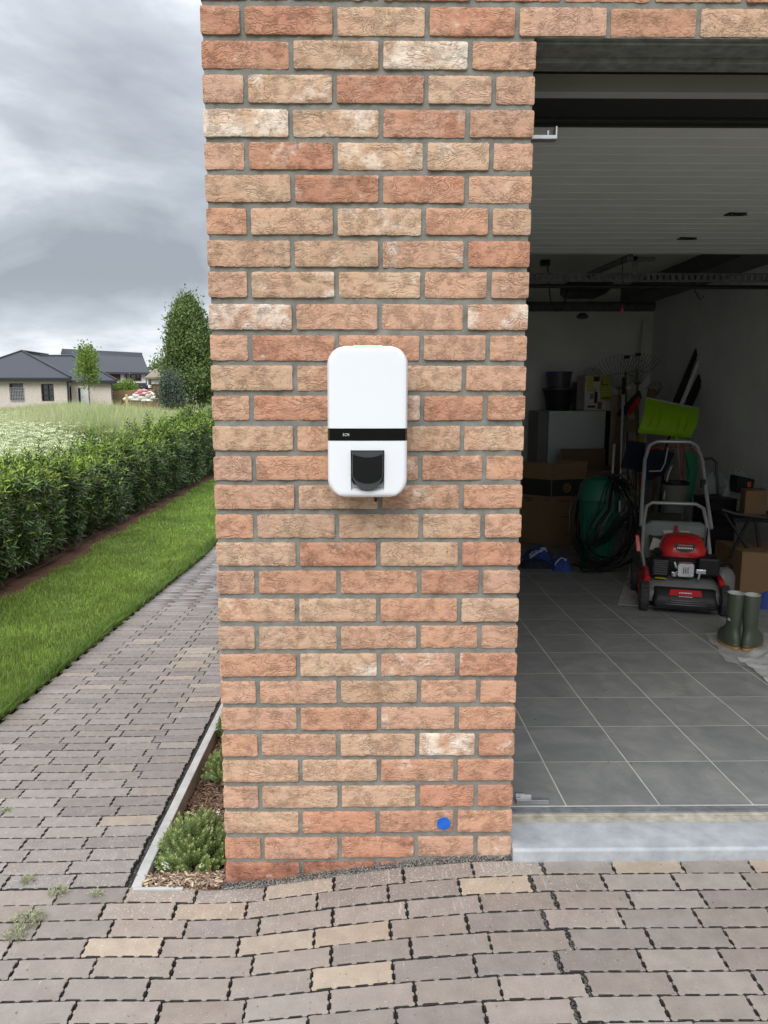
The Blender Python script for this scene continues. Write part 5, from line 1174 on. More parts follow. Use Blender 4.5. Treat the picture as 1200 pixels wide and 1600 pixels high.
mb.prism([A + dl * .004 + nl * .001 + Vector((0, 0, z0_)), B + nl * .001 + Vector((0, 0, z0_)), B + nl * .001 + Vector((0, 0, z1_)), A + dl * .004 + nl * .001 + Vector((0, 0, z1_))], nl * .001)
mb.prism([A + dr * .004 + nr * .001 + Vector((0, 0, z0_)), D + nr * .001 + Vector((0, 0, z0_)), D + nr * .001 + Vector((0, 0, z1_)), A + dr * .004 + nr * .001 + Vector((0, 0, z1_))], nr * .001)
obj('printed_band', mb, 'inkband', cb)
mb = MB(); c = A + dr * 0.155 + nr * 0.0032 + Vector((0, 0, H_ - .085)); mb.prism([c + dr * 0.042 * cos(q) + Vector((0, 0, 0.042 * sin(q))) for q in [2 * pi * k / 20 for k in range(20)]], nr * 0.001); obj('printed_disc', mb, 'card', cb)
mb = MB(); c2 = c + nr * 0.0016
for (r0, r1, cx_, cy_) in ((0.013, 0.020, -.006, -.006),):
    for k in range(14):
        q0, q1 = 2 * pi * k / 14, 2 * pi * (k + 1) / 14; f = lambda r, q: c2 + dr * (cx_ + r * cos(q)) + Vector((0, 0, cy_ + r * sin(q))); mb.quad(f(r0, q0), f(r1, q0), f(r1, q1), f(r0, q1))
mb.quad(c2 + dr * .006 + Vector((0, 0, .006)), c2 + dr * .024 + Vector((0, 0, .020)), c2 + dr * .022 + Vector((0, 0, .028)), c2 + dr * .002 + Vector((0, 0, .012)))
for i, (zz_, x0_, x1_) in enumerate([(H_ - .20, .06, .075), (H_ - .202, .09, .21), (H_ - .34, .10, .20), (H_ - .50, .15, .19)]):
    mb.quad(c2 * 0 + A + nr * .002 + dr * x0_ + Vector((0, 0, zz_)), A + nr * .002 + dr * x1_ + Vector((0, 0, zz_)), A + nr * .002 + dr * x1_ + Vector((0, 0, zz_ + .006)), A + nr * .002 + dr * x0_ + Vector((0, 0, zz_ + .006)))
for i, (zz_, x0_, x1_) in enumerate([(H_ - .19, .18, .27), (H_ - .21, .18, .25), (H_ - .19, .03, .05)]):
    mb.quad(A + nl * .002 + dl * x0_ + Vector((0, 0, zz_)), A + nl * .002 + dl * x1_ + Vector((0, 0, zz_)), A + nl * .002 + dl * x1_ + Vector((0, 0, zz_ + .008)), A + nl * .002 + dl * x0_ + Vector((0, 0, zz_ + .008)))
mb.v = [Vector(v) for v in mb.v]; obj('printed_marks', mb, 'inkband', cb)['kind'] = 'stuff'
p = atz(905, 815, ZF)
carton('brown_carton', (at(882, 740, 5.3).x, 5.1), (0, 1), (1, 0), 0.35, at(955, 740, 5.1).x - at(882, 740, 5.1).x, at(900, 735, 5.1).z - ZF, 'card2', 'large dark brown open carton between the tall carton and the leaning boards', [('bl', 0.02, 0, 0), ('br', 0.18, 0.05, 0)])
# yellow printed white box on the cabinet, and a smaller one beside it
a, b, c = at(915, 587, 5.8), at(957, 642, 5.8), at(898, 642, 5.95)
pb = T('printed_box', ((a.x + b.x) / 2, 5.85, ztop + .002), 'white box with yellow and black print standing on the right end of the cabinet', 'box')
mb = MB(); mb.box(a.x, b.x, 5.8, 6.05, ztop + .003, a.z); obj('box_body', mb, 'whitebox', pb, world=True, bevel=.002)
def pr(u0, u1, v0, v1, m, nm='print'):
    mb = MB(); p, q = at(u0, v0, 5.797), at(u1, v1, 5.797); mb.box(p.x, q.x, 5.796, 5.799, q.z, p.z); obj(nm, mb, m, pb, world=True)
pr(917, 927, 588, 606, 'yellow'); pr(928, 937, 588, 596, 'inkband'); pr(938, 955, 588, 611, 'yellow'); pr(938, 955, 612, 626, 'yellow'); pr(917, 932, 607, 612, 'yellow')
pr(941, 950, 600, 602, 'inkband', 'printed_line'); pr(940, 941.5, 592, 602, 'inkband', 'printed_line'); pr(940, 952, 620, 623, 'inkband', 'printed_line'); pr(929, 933, 612, 630, 'inkband', 'printed_figure'); pr(918, 930, 633.5, 637, 'inkband', 'printed_line'); pr(934, 940, 628, 639, 'card2', 'printed_figure'); pr(922, 927, 615, 624, 'grngrey', 'printed_figure')
mb = MB(); p, q = at(902, 597, 5.9), at(914, 641, 5.9); mb.box(p.x, q.x, 5.9, 6.1, ztop + .003, p.z); sb_ = solo('small_box', mb, 'grngrey', 'narrow grey box squeezed between the black tub and the yellow printed box', 'box', bevel=.003)
def crumple(name, c, r, h, m, label, cat, n=14, seed=0, group=None):
    mb = MB(); rings = []
    for j in range(7):
        s = j / 6; rings.append([Vector((c[0] + r[0] * cos(a) * sqrt(max(.03, 1 - (1.7 * s - .75) ** 2 if s > .44 else 1)) * (1 + .35 * mn.noise(Vector((cos(a) * 2, sin(a) * 2, s * 3 + seed)))), c[1] + r[1] * sin(a) * sqrt(max(.03, 1 - (1.7 * s - .75) ** 2 if s > .44 else 1)) * (1 + .35 * mn.noise(Vector((cos(a) * 2, sin(a) * 2, s * 3 + seed + 9)))), c[2] + h * s * (1 + .25 * mn.noise(Vector((cos(a) * 3, sin(a) * 3, seed)))))) for a in [2 * pi * k / n for k in range(n)]])
    mb.loft(rings); return solo(name, mb, m, label, cat, group, smooth=30)
p = at(925, 586, 5.9); crumple('plastic_bag', (p.x, 5.9, p.z + .002), (.09, .07), .07, 'clear', 'crumpled clear plastic bag lying on top of the yellow printed box', 'bag', seed=3)
# boards and tools leaning in the corner
def board(name, b0, b1, w, th, m, label, cat='board', Yd=None, group=None):
    b0, b1 = Vector(b0), Vector(b1); mb = MB(); d = b1 - b0; s = Vector((w / 2, 0, 0)); mb.prism([b0 - s, b0 + s, b1 + s, b1 - s], (0, th, 0)); return solo(name, mb, m, label, cat, group, bevel=.001)
def ground_pt(u, Yd): p = at(u, 700, Yd); return Vector((p.x, Yd, ZF))
board('chipboard_panel', ground_pt(962, 5.35), at(966, 617, 5.6), 0.12, 0.02, 'tan', 'tall pale board leaning behind the two aluminium poles')
board('upright_batten', ground_pt(958, 5.2), at(969, 657, 5.4), 0.05, 0.02, 'wood', 'brown upright batten leaning in front of the pale board')
board('wall_strip', ground_pt(985, 5.7), at(1010, 500, 6.1), 0.06, 0.02, 'offwhite', 'long pale strip leaning in the back corner behind the rakes')
board('short_plank', at(985, 675, 5.45), at(986, 655, 5.5), 0.10, 0.03, 'tan', 'short pale plank end showing behind the aluminium pole')
board('yellow_plank', at(998, 720, 5.3), at(1000, 680, 5.35), 0.09, 0.03, 'yclear', 'ochre board peeking out below the lime snow shovel')
def pole(name, pts, r, m, label, cat, extra=None, group=None):
    t = T(name, pts[0], label, cat, group); mb = MB(); mb.tube(pts, r, 10); obj('handle', mb, m, t, world=True, smooth=60); return t
t = pole('aluminium_pole', [at(968, 800, 4.75), at(973.5, 617, 5.0)], 0.011, 'silver', 'long bright aluminium pole with black grip, standing behind the green bin', 'pole')
mb = MB(); mb.tube([at(973.5, 616, 5.0), at(975, 590, 5.03)], 0.016, 10); obj('grip', mb, 'matblack', t, world=True, smooth=60)
pole('aluminium_pole', [at(953, 800, 4.70), at(960, 694, 4.85)], 0.013, 'silver', 'shorter dull aluminium pole left of the long bright one', 'pole')
# fan rakes hanging head-up
def fan_rake(u, v, Yd, spread, L, n, label, foot):
    c = at(u, v, Yd); t = T('fan_rake', c, label, 'rake', 'fan rakes standing head up in the corner'); mb = MB()
    for k in range(n):
        a = radians(-spread + 2 * spread * k / (n - 1)) ; d = Vector((sin(a), 0, cos(a))); p = c + d * L; mb2 = MB(); mb2.tube([c + d * .03, c + d * L * .9, p + Vector((0, -0.03, 0.0)), p + Vector((0, -.05, -.02))], 0.0022, 5); obj('tine', mb2, 'dksteel', t, world=True)
    mb.tube([c + Vector((-L * .35, 0, L * .42)), c + Vector((0, 0, L * .5)), c + Vector((L * .35, 0, L * .42))], 0.003, 5); obj('cross_wire', mb, 'dksteel', t, world=True)
    mb = MB(); mb.tube([foot, c + (c - foot).normalized() * .04], 0.012, 8); obj('handle', mb, 'wood', t, world=True, smooth=60)
fan_rake(968, 612, 5.5, 52, 0.36, 17, 'wide fan rake with dark wire tines, left of the two brooms', ground_pt(972, 5.2))
fan_rake(996, 605, 5.7, 38, 0.33, 13, 'second fan rake with dark wire tines behind, nearer the corner', ground_pt(1000, 5.4))
for i, (u, v, lb) in enumerate(((979.5, 557, 'left of the two dark broom heads standing among the rake tines'), (997.5, 553, 'right of the two dark broom heads standing among the rake tines'))):
    p = at(u, v, 5.6); t = T('broom', p, lb, 'broom', None); mb = MB(); mb.box(p.x - .022, p.x + .022, 5.58, 5.63, p.z - .02, p.z + .01); obj('head', mb, 'black', t, world=True, bevel=.003)
    mb = MB(); mb.box(p.x - .018, p.x - .014, 5.6, 5.604, p.z - .14, p.z - .02); mb.box(p.x + .014, p.x + .018, 5.6, 5.604, p.z - .14, p.z - .02); mb.box(p.x - .018, p.x + .018, 5.605, 5.608, p.z - .145, p.z - .14); obj('bracket', mb, 'steel', t, world=True)
    mb = MB(); mb.tube([p + Vector((0, 0.02, -.14)), Vector((p.x + .02, 5.35, ZF))], 0.010, 8); obj('handle', mb, 'wood', t, world=True)
p = at(982, 605, 5.4); mb = MB(); mb.lathe([(0.0, -.028), (.024, -.014), (.026, .01), (0.0, .026)], p, 14); solo('white_lamp_head', mb, 'whitebox', 'small round whitish fitting beside the black pole grip', 'fitting', smooth=60)
# red and black broad broom leaning
t = T('push_broom', at(990, 645, 5.2), 'dark broom with a red edge leaning to the right behind the bright pole', 'broom')
mb = MB(); mb.prism([at(966, 648, 5.2), at(1000, 610, 5.2), at(1003, 622, 5.2), at(972, 652, 5.2)], (0, .05, 0)); obj('head', mb, 'black', t, world=True)
mb = MB(); mb.prism([at(981, 640, 5.17), at(999, 618, 5.17), at(1001, 628, 5.17), at(984, 649, 5.17)], (0, .02, 0)); obj('bristle_edge', mb, 'red', t, world=True)
mb = MB(); mb.tube([at(992, 632, 5.23), at(1004, 780, 5.0)], .011, 8); obj('handle', mb, 'wood', t, world=True)
t = T('hand_tool', at(1010, 620, 5.2), 'small cultivator with curved dark tines above the lime snow shovel', 'tool')
for q in ([(1008, 608), (1020, 598), (1031, 597), (1034, 606), (1026, 618)], [(1014, 606), (1024, 602), (1030, 606), (1026, 616)]):
    mb = MB(); mb.tube([at(u, v, 5.2) for u, v in q], .005, 6); obj('tine', mb, 'dksteel', t, world=True, smooth=60)
mb = MB(); mb.prism([at(1014, 606, 5.2), at(1026, 608, 5.2), at(1023, 640, 5.2), at(1010, 638, 5.2)], (0, .03, 0)); obj('block', mb, 'wood', t, world=True)
# long dark boards leaning against the right wall
t = T('folded_trestle', at(1060, 690, 4.9), 'tall dark folded board with a white stripe leaning against the right wall', 'board')
mb = MB(); mb.prism([at(1094, 531, 5.2), at(1098, 532, 5.2), at(1062, 632, 4.9), at(1052, 630, 4.9)], (0, .03, 0)); obj('rail', mb, 'black', t, world=True)
mb = MB(); mb.prism([at(1099, 540, 5.18), at(1103, 541, 5.18), at(1068, 634, 4.88), at(1062, 633, 4.88)], (0, .03, 0)); obj('stripe', mb, 'offwhite', t, world=True)
mb = MB(); mb.prism([at(1104, 562, 5.16), at(1107.5, 558, 5.16), at(1105, 580, 5.14), at(1082, 636, 4.85), at(1069, 634, 4.85)], (0, .03, 0)); obj('panel', mb, 'black', t, world=True)
mb = MB(); mb.box(at(1095, 541, 5.15).x, at(1107, 541, 5.15).x, 5.14, 5.17, at(1100, 546, 5.15).z, at(1100, 538, 5.15).z); obj('clamp', mb, 'wood', t, world=True)
mb = MB(); mb.tube([at(1062, 634, 4.9), at(1040, 700, 4.75), at(1030, 800, 4.6)], .012, 6); obj('leg', mb, 'black', t, world=True)
# lime snow shovel
YL = 4.55
sh_ = T('snow_shovel', at(1045, 655, YL), 'lime green plastic snow shovel blade with grey edge above the mower handle', 'snow shovel')
c00, c10, c11, c01 = at(1009, 622, YL), at(1092.5, 639, YL), at(1078, 684, YL - .12), at(995, 676, YL - .12)
def bl(u, v):
    p = c00.lerp(c10, u); q = c01.lerp(c11, u); r = p.lerp(q, v); y = -0.05 * sin(pi * v) ; rib = 0
    for ru in (0.16, 0.30, 0.66, 0.80):
        if 0.14 < v < 0.82: rib += 0.013 * math.exp(-((u - ru) / 0.018) ** 2) * smooth(0.14, 0.24, v)
    if v > .9: y -= 0.03 * (v - .9) * 10
    return r + Vector((0, y - rib, 0))
mb = MB(); nu, nv = 90, 24; vs = [bl(i / nu, j / nv) for j in range(nv + 1) for i in range(nu + 1)]; vs += [v + Vector((0, .006, 0)) for v in vs]; K = (nu + 1) * (nv + 1); fs = []
for j in range(nv):
    for i in range(nu):
        q = j * (nu + 1) + i; fs += [(q, q + nu + 1, q + nu + 2, q + 1), (K + q, K + q + 1, K + q + nu + 2, K + q + nu + 1)]
mb.add(vs, fs); obj('blade', mb, 'lime', sh_, world=True, smooth=50)
mb = MB(); mb.tube([c00 + Vector((0, 0.0, 0.004)), c10 + Vector((0, 0.0, .004))], 0.007, 6); obj('wear_edge', mb, 'tubegrey', sh_, world=True)
mb = MB(); mb.tube([at(1058, 690, YL - .10), at(1062, 740, YL), at(1066, 830, YL + .1)], .014, 8); obj('handle', mb, 'tubegrey', sh_, world=True)
mb = MB(); mb.tube([at(1055, 678, YL - .13), at(1060, 694, YL - .10)], .018, 8); obj('socket', mb, 'lime', sh_, world=True)
def dark_shovel(pts, Yd, label, foot):
    t = T('black_shovel', at(pts[0][0], pts[0][1], Yd), label, 'snow shovel', None); mb = MB(); n = len(pts)
    mb.prism([at(u, v, Yd) for u, v in pts], (0, .012, 0)); obj('blade', mb, 'navy', t, world=True, bevel=.004)
    for k in range(3):
        f = .25 + .25 * k; a = at(*pts[0], Yd).lerp(at(*pts[1], Yd), f); b = at(*pts[3], Yd).lerp(at(*pts[2], Yd), f); mb = MB(); mb.tube([a + Vector((0, -.004, 0)), b + Vector((0, -.004, 0))], .004, 5); obj('rib', mb, 'black', t, world=True)
    mb = MB(); mb.tube([at(*foot[0], Yd), at(*foot[1], Yd + .1)], .012, 7); obj('handle', mb, 'wood', t, world=True)
dark_shovel([(982, 688), (1010, 692), (1004, 738), (970, 730), ], 4.75, 'left dark blue shovel blade leaning below the lime shovel', [(990, 736), (994, 800)])
dark_shovel([(1011, 696), (1055, 708), (1038, 742), (1010, 752)], 4.5, 'right dark blue shovel blade seen through the mower handle', [(1024, 746), (1020, 800)])
# white bucket with black rim, green canvas, odds and ends
tub('white_bucket', 1034, 1077, 752, 800, 4.0, 'grngrey', 'matblack', 'grey white bucket with black rim behind the mower', 'bucket', 0.85)
mb = MB(); rings = []
for i, (u, v, w) in enumerate(((1073, 697, 7), (1079, 715, 9), (1083, 735, 8), (1079, 760, 6), (1074, 790, 5))):
    c = at(u, v, 3.95); r = w / FPX * 6; rings.append([c + Vector((r * cos(a) * (1 + .3 * mn.noise(Vector((a * 2, i, 3)))), r * sin(a) * .6, 0)) for a in [2 * pi * k / 12 for k in range(12)]])
mb.loft(rings); solo('folded_parasol', mb, 'greencl', 'folded green canvas parasol standing behind the mower handle', 'parasol', smooth=30)
mb = MB(); mb.tube([at(1062, 700, 3.9), at(1063, 730, 3.9), at(1060, 775, 3.9)], .003, 6); mb.tube([at(1070, 690, 3.9), at(1066, 745, 3.9)], .003, 6); o = solo('red_cord', mb, 'red', 'thin red cord hanging behind the mower handle', 'cord', smooth=60); o['kind'] = 'stuff'; 
mb = MB(); mb.tube([at(1037, 780, 3.95), at(1044, 741, 4.0), at(1050, 728, 4.0)], .006, 6); solo('pale_stick', mb, 'offwhite', 'thin pale stick leaning beside the white bucket', 'stick')
mb = MB(); mb.tube([at(1098, 717, 3.9), at(1112, 716, 3.9), at(1119, 722, 3.9), at(1121, 760, 3.85), at(1122, 800, 3.8)], .011, 8); solo('bent_tube_frame', mb, 'dkgrey', 'dark bent tube frame standing right of the mower handle', 'frame', smooth=60)
p = at(1135, 775, 3.6); mb = MB(); mb.lathe([(0.03, 0), (.033, .005), (.033, .12), (.012, .16), (.012, .185)], (p.x, 3.6, at(1135, 790, 3.6).z), 16)
solo('clear_bottle', mb, 'clear', 'clear plastic bottle standing right of the bent tube frame', 'bottle', smooth=50)
p = at(1150, 775, 3.7); crumple('clear_sack', (p.x, 3.7, p.z), (.10, .08), .20, 'clear', 'large crumpled clear plastic sack behind the bottle against the right wall', 'bag', seed=8)
p = at(1130, 772, 3.9); crumple('clear_sack', (p.x - .05, 3.95, p.z), (.08, .07), .17, 'plastic', 'milky plastic bag behind the bent tube frame', 'bag', seed=15)
t = T('black_case', at(1165, 772, 3.5), 'small black case with an orange tag on the stacked black crates', 'case')
mb = MB(); mb.prism([at(1153, 743, 3.5), at(1180, 749, 3.5), at(1176, 772, 3.5), at(1150, 770, 3.5)], (0, .12, 0)); obj('body', mb, 'black', t, world=True, bevel=.008)
mb = MB(); mb.prism([at(1168, 753, 3.495), at(1174, 753, 3.495), at(1173, 761, 3.495), at(1168, 761, 3.495)], (0, .003, 0)); obj('tag', mb, 'orange', t, world=True)
def blk(name, u0, u1, v0, Yd, dep, m, label, cat, v1=None, z0=ZF, bev=.006, gap=0):
    a, b = at(u0, v0, Yd), at(u1, v0, Yd); mb = MB(); zb = z0 if v1 is None else at(u0, v1, Yd).z; mb.box(a.x, b.x, Yd, Yd + dep, zb, a.z); return solo(name, mb, m, label, cat, bevel=bev)
t = T('black_crate_stack', (at(1135, 790, 3.45).x, 3.55, ZF), 'stack of black plastic crates right of the lawn mower', 'crates')
zc = ZF
for k in range(3):
    mb = MB(); a, b = at(1112, 780, 3.45), at(1152, 780, 3.45); h = (at(1120, 780, 3.45).z - ZF) / 3; mb.box(a.x, b.x, 3.45, 3.75, zc + .002, zc + h - .008); mb.box(a.x - .006, b.x + .006, 3.444, 3.756, zc + h - .008, zc + h - .001); obj('crate', mb, 'black', t, world=True, bevel=.003); zc += h
# brown carton upper right on a dark stand
a = at(1166, 768, 3.15); b = at(1202, 771, 3.15); zb = at(1166, 806, 3.15).z
t, A, B, D, E_ = carton('small_carton', (a.x, 3.15), (0.25, 0.97), (0.98, 0.2), 0.16, 0.17, a.z - zb, 'card', 'small brown carton standing on the dark workstand at the right edge', [('l', 0.0001, 0, 0)], z0=zb)
mb = MB(); mb.prism([A + Vector((0, 0, a.z - zb)), B + Vector((0, 0, a.z - zb)), E_ + Vector((0, 0, a.z - zb)), D + Vector((0, 0, a.z - zb))], (0, 0, .004)); obj('lid', mb, 'card', t)
ws = T('workstand', (a.x, 3.1, ZF), 'dark folding workstand with crossed legs under the small carton', 'workstand')
mb = MB(); mb.box(a.x - .12, a.x + .36, 3.05, 3.4, zb - .03, zb - .002); obj('top', mb, 'black', ws, world=True, bevel=.004)
for q in ([(1128, 796), (1170, 860)], [(1170, 812), (1140, 870)], [(1180, 812), (1190, 880)]):
    mb = MB(); mb.tube([at(*q[0], 3.05), at(*q[1], 2.95)], .010, 8); obj('leg', mb, 'black', ws, world=True, smooth=60)
mb = MB(); mb.tube([at(1128, 796, 3.0), at(1150, 803, 3.0), at(1198, 809, 3.0)], .008, 8); obj('rail', mb, 'dkgrey', ws, world=True, smooth=60)
# right-hand low carton with blue bag behind
pz = at(1147, 863, 2.85); t, A, B, D, E_ = carton('low_carton', (atz(1149, 925, ZF).x, 2.85), (0.05, 1), (1, -0.42), 0.42, 0.55, pz.z - ZF, 'card', 'wide brown carton at the right edge behind the rubber boots', [])
mb = MB(); hz_ = pz.z - ZF; mb.prism([A + Vector((0, 0, hz_ + .001)), D + Vector((0, 0, hz_ + .001)), E_ + Vector((0, 0, hz_ + .001)), B + Vector((0, 0, hz_ + .001))], (0, 0, .005)); obj('lid', mb, 'card', t)
p = atz(1152, 935, ZF); crumple('blue_bag', (p.x + .10, 2.52, ZF), (.13, .05), .10, 'bluecloth', 'crumpled blue bag on the floor between the boots and the wide carton', 'bag', seed=21)
# ------------------------------------------------------------------ green bin and cable coil
YG = 3.72; l, r = at(905, 760, YG), at(968, 760, YG); Rb = (r.x - l.x) / 2; bc = Vector(((l.x + r.x) / 2, YG, ZF)); Hb = at(935, 744, YG).z - ZF
gb = T('green_bin', bc, 'dark green lidded dustbin with a domed lid, cable coil hung over it', 'dustbin')
mb = MB(); mb.lathe([(Rb * .70, 0), (Rb * .74, .01), (Rb * .93, Hb * .74), (Rb * .95, Hb * .745)], (0, 0, 0), 32); obj('body', mb, 'bingreen', gb, smooth=35)
mb = MB(); mb.lathe([(Rb * 1.0, Hb * .742), (Rb * 1.03, Hb * .75), (Rb * 1.03, Hb * .80), (Rb * .99, Hb * .83), (Rb * .93, Hb * .90), (Rb * .70, Hb * .97), (Rb * .3, Hb), (0.001, Hb * 1.003)], (0, 0, 0), 32); obj('lid', mb, 'bingreen', gb, smooth=35)
mb = MB(); mb.box(-.055, .04, -Rb * 1.03, -Rb * .96, Hb * .64, Hb * .73); obj('handle', mb, 'bingreen', gb, bevel=.006)
for k in range(7):
    a = radians(-150 + 20 * k); mb = MB(); mb.tube([(Rb * .76 * cos(a), Rb * .76 * sin(a), .03), (Rb * .93 * cos(a), Rb * .93 * sin(a), Hb * .62)], .006, 6); obj('rib', mb, 'bingreen', gb)
mb = MB()
for k in range(26):
    ca, cb_ = random.uniform(0.75, 1.1), random.uniform(.8, 1.1); pts = []; tilt = random.uniform(-.25, .3); ph = random.uniform(0, 6)
    ca = cb_ = 1; u0, v0 = 946 + random.gauss(0, 3), 813 + random.gauss(0, 3); ru, rv = 46 + random.gauss(0, 4), 66 + random.gauss(0, 4)
    if k > 15: u0, v0, ru, rv = 968 + random.gauss(0, 4), 800 + random.gauss(0, 4), 17 + random.gauss(0, 7), 54 + random.gauss(0, 5)
    for i in range(41):
        a = 2 * pi * i / 40; du_, dv_ = ru * cos(a), rv * sin(a); sk = (-0.1 if k <= 15 else -0.75) * max(dv_, 0)
        yy = YG - 0.20 - 0.04 * sin(a + ph) + (0.34 * smooth(-.35, .25, -cos(a)) * smooth(-0.9, -.2, -sin(a)) if k <= 15 else 0) + .12 * smooth(.6, 1.0, -sin(a))
        p = at(u0 + du_ + sk + 2 * sin(3 * a + ph), min(v0 + dv_ + 2 * cos(2 * a + ph), 893), yy); pts.append(p)
    mb.tube(pts, 0.0042, 5, cap=False)
for k in range(9):
    pts = [at(u, v + random.uniform(-1.5, 1.5) * 2, YG - .25 - .03 * k / 9) for u, v in ((890 + k * 2, 882), (910, 887 + k * .5), (940, 890), (965, 886), (988, 880 - k))]; mb.tube(pts, .0042, 5)
cc_ = solo('cable_coil', mb, 'hose', 'big loose coil of glossy black cable draped over the green bin', 'cable', smooth=60); cc_['kind'] = 'stuff'
# blue striped sports bags and cloth on the floor
def cloth_heap(name, u0, u1, v0, v1, Yd, dep, m, label, seed, stripe=None):
    a, b = atz(u0, v1, ZF), atz(u1, v1, ZF); top = at((u0 + u1) / 2, v0, Yd).z - ZF; t = T(name, ((a.x + b.x) / 2, Yd, ZF), label, 'bag'); mb = MB(); n, k = 30, 16; w = (at(u1, v1, Yd).x - at(u0, v1, Yd).x) / 2; vs = []
    f_ = lambda x, y: max(0.0, top * (1 - abs(x) ** 2.6) * (1 - abs(y) ** 2.4) * (0.85 + .35 * mn.noise(Vector((x * 2.2, y * 2.2, seed)))) + .012 * mn.noise(Vector((x * 7, y * 7, seed))))
    for j in range(k + 1):
        for i in range(n + 1): x = -1 + 2 * i / n; y = -1 + 2 * j / k; vs.append(Vector((x * w, y * dep, f_(x, y) if 0 < i < n and 0 < j < k else 0)))
    mb.add(vs, [(j * (n + 1) + i, j * (n + 1) + i + 1, (j + 1) * (n + 1) + i + 1, (j + 1) * (n + 1) + i) for j in range(k) for i in range(n)]); obj('fabric', mb, m, t, smooth=60)
    for s, (y0, sl) in enumerate(stripe or []):
        mb = MB(); pts = []
        for i in range(20): x = -.75 + 1.2 * i / 19; y = y0 + sl * x; pts.append(Vector((x * w, y * dep, f_(x, y) + .004)))
        mb.tube(pts, .0035, 4); obj('stripe', mb, 'print', t, smooth=60)
    return t
cloth_heap('sports_bag', 822, 868, 852, 878, 3.95, .12, 'bluecloth', 'blue sports bag with white stripes on the floor below the tall carton', 3, [(-.5, .3), (-.3, .3), (-.62, .25)])
cloth_heap('blue_bag', 862, 893, 866, 890, 3.62, .09, 'bluecloth', 'small blue and red bag on the floor at the foot of the cable coil', 9, [(-.4, .2)])
cloth_heap('dark_cloth', 815, 866, 872, 888, 3.72, .10, 'navy', 'dark folded cloth on the floor in front of the blue sports bag', 12)

# ------------------------------------------------------------------ lawn mower
mo = atz(1066, 960, ZF); mw = thing('lawn_mower', (2.345, 2.42, ZF), 'red and grey petrol lawn mower with silver handlebars facing the door', 'lawn mower', rz=radians(-17))
# local: x right, y away from the camera, z up; front axle at y=0
def mobj(name, mb, m, parent=mw, **kw): return obj(name, mb, m, parent, **kw)
def rr(w, d, z, cy=0.0, cx=0.0, r=0.05, n=4):
    pts = []
    for sx, sy, a0 in ((1, 1, 0), (-1, 1, 90), (-1, -1, 180), (1, -1, 270)):
        for i in range(n + 1): a = radians(a0 + 90 * i / n); pts.append(Vector((cx + sx * (w / 2 - r) + r * cos(a), cy + sy * (d / 2 - r) + r * sin(a), z)))
    return pts
mb = MB(); mb.loft([rr(.47, .52, .055, .27), rr(.47, .52, .11, .27), rr(.42, .48, .155, .28, r=.08), rr(.34, .40, .185, .29, r=.1), rr(.25, .30, .19, .29, r=.1)]); mobj('deck', mb, 'greymetal', smooth=40)
for s, nm in ((-1, 'l'), (1, 'r')):
    mb = MB(); mb.prism([(s * .215, -.02, .07), (s * .215, .46, .07), (s * .20, .47, .17), (s * .185, .30, .215), (s * .19, .04, .20), (s * .205, -.03, .14)], (s * .035, 0, -.005)); mobj('side_skirt', mb, 'red', bevel=.008)
mb = MB(); mb.loft([rr(.345, .10, .045, -.035, r=.02), rr(.355, .11, .075, -.035, r=.02), rr(.335, .10, .115, -.025, r=.02), rr(.34, .07, .145, -.005, r=.02)]); mobj('front_bumper', mb, 'black', smooth=35)
mb = MB(); mb.prism([(-.095, -.0735, .100), (.095, -.0735, .100), (.085, -.048, .148), (-.085, -.048, .148)], (0, -.006, .003)); fp = mobj('front_plate', mb, 'redm', bevel=.002)
mb = MB()
for i in range(9): x = -.036 + .008 * i; mb.box(x, x + .0055, -.0705, -.069, .1305 + .0012 * (i % 2), .1375 + .001 * ((i * 3) % 2))
mb.box(-.038, .038, -.0775, -.0765, .1125, .1150); mobj('lettering', mb, 'print', fp)
for k in range(3):
    mb = MB(); z = .092 - .012 * k; w = .10 + .012 * k; mb.tube([(-w, -.078 + .0, z + .006), (-w + .02, -.094, z), (w - .02, -.094, z), (w, -.078, z + .006)], .0035, 6); mobj('bumper_ridge', mb, 'dkgrey', smooth=50)
def wheel(x, y, R, w):
    mb = MB(); q = Matrix.Rotation(radians(90), 4, 'Y'); prof = [(R * .62, -w / 2), (R * .93, -w / 2), (R, -w * .3), (R, w * .3), (R * .93, w / 2), (R * .62, w / 2)]
    ty = MB(); ty.lathe(prof, (x, y, R), 28, mtx=q); t = mobj('wheel', ty, 'tyre', smooth=40)
    mb.lathe([(R * .15, -w * .58), (R * .6, -w * .42), (R * .6, w * .42), (R * .15, w * .58)], (x, y, R), 20, mtx=q); mobj('rim', mb, 'dkgrey', t, smooth=35)
    for k in range(22):
        a = 2 * pi * k / 22; c = Vector((x, y + R * .985 * cos(a), R + R * .985 * sin(a))); mt = Matrix.Translation(c) @ Matrix.Rotation(a, 4, 'X'); lb = MB(); lb.box(-w * .42, w * .42, -.004, .005, -.006, .006, mt); mobj('tread_block', lb, 'tyre', t)
wheel(-.225, 0, .088, .048); wheel(.222, 0, .088, .048); wheel(-.25, .50, .10, .05); wheel(.25, .50, .10, .05)
mb = MB(); mb.prism([(-.165, .06, .186), (-.10, .04, .188), (-.12, .12, .189)], (0, 0, .004)); mobj('warning_sticker', mb, 'yclear')
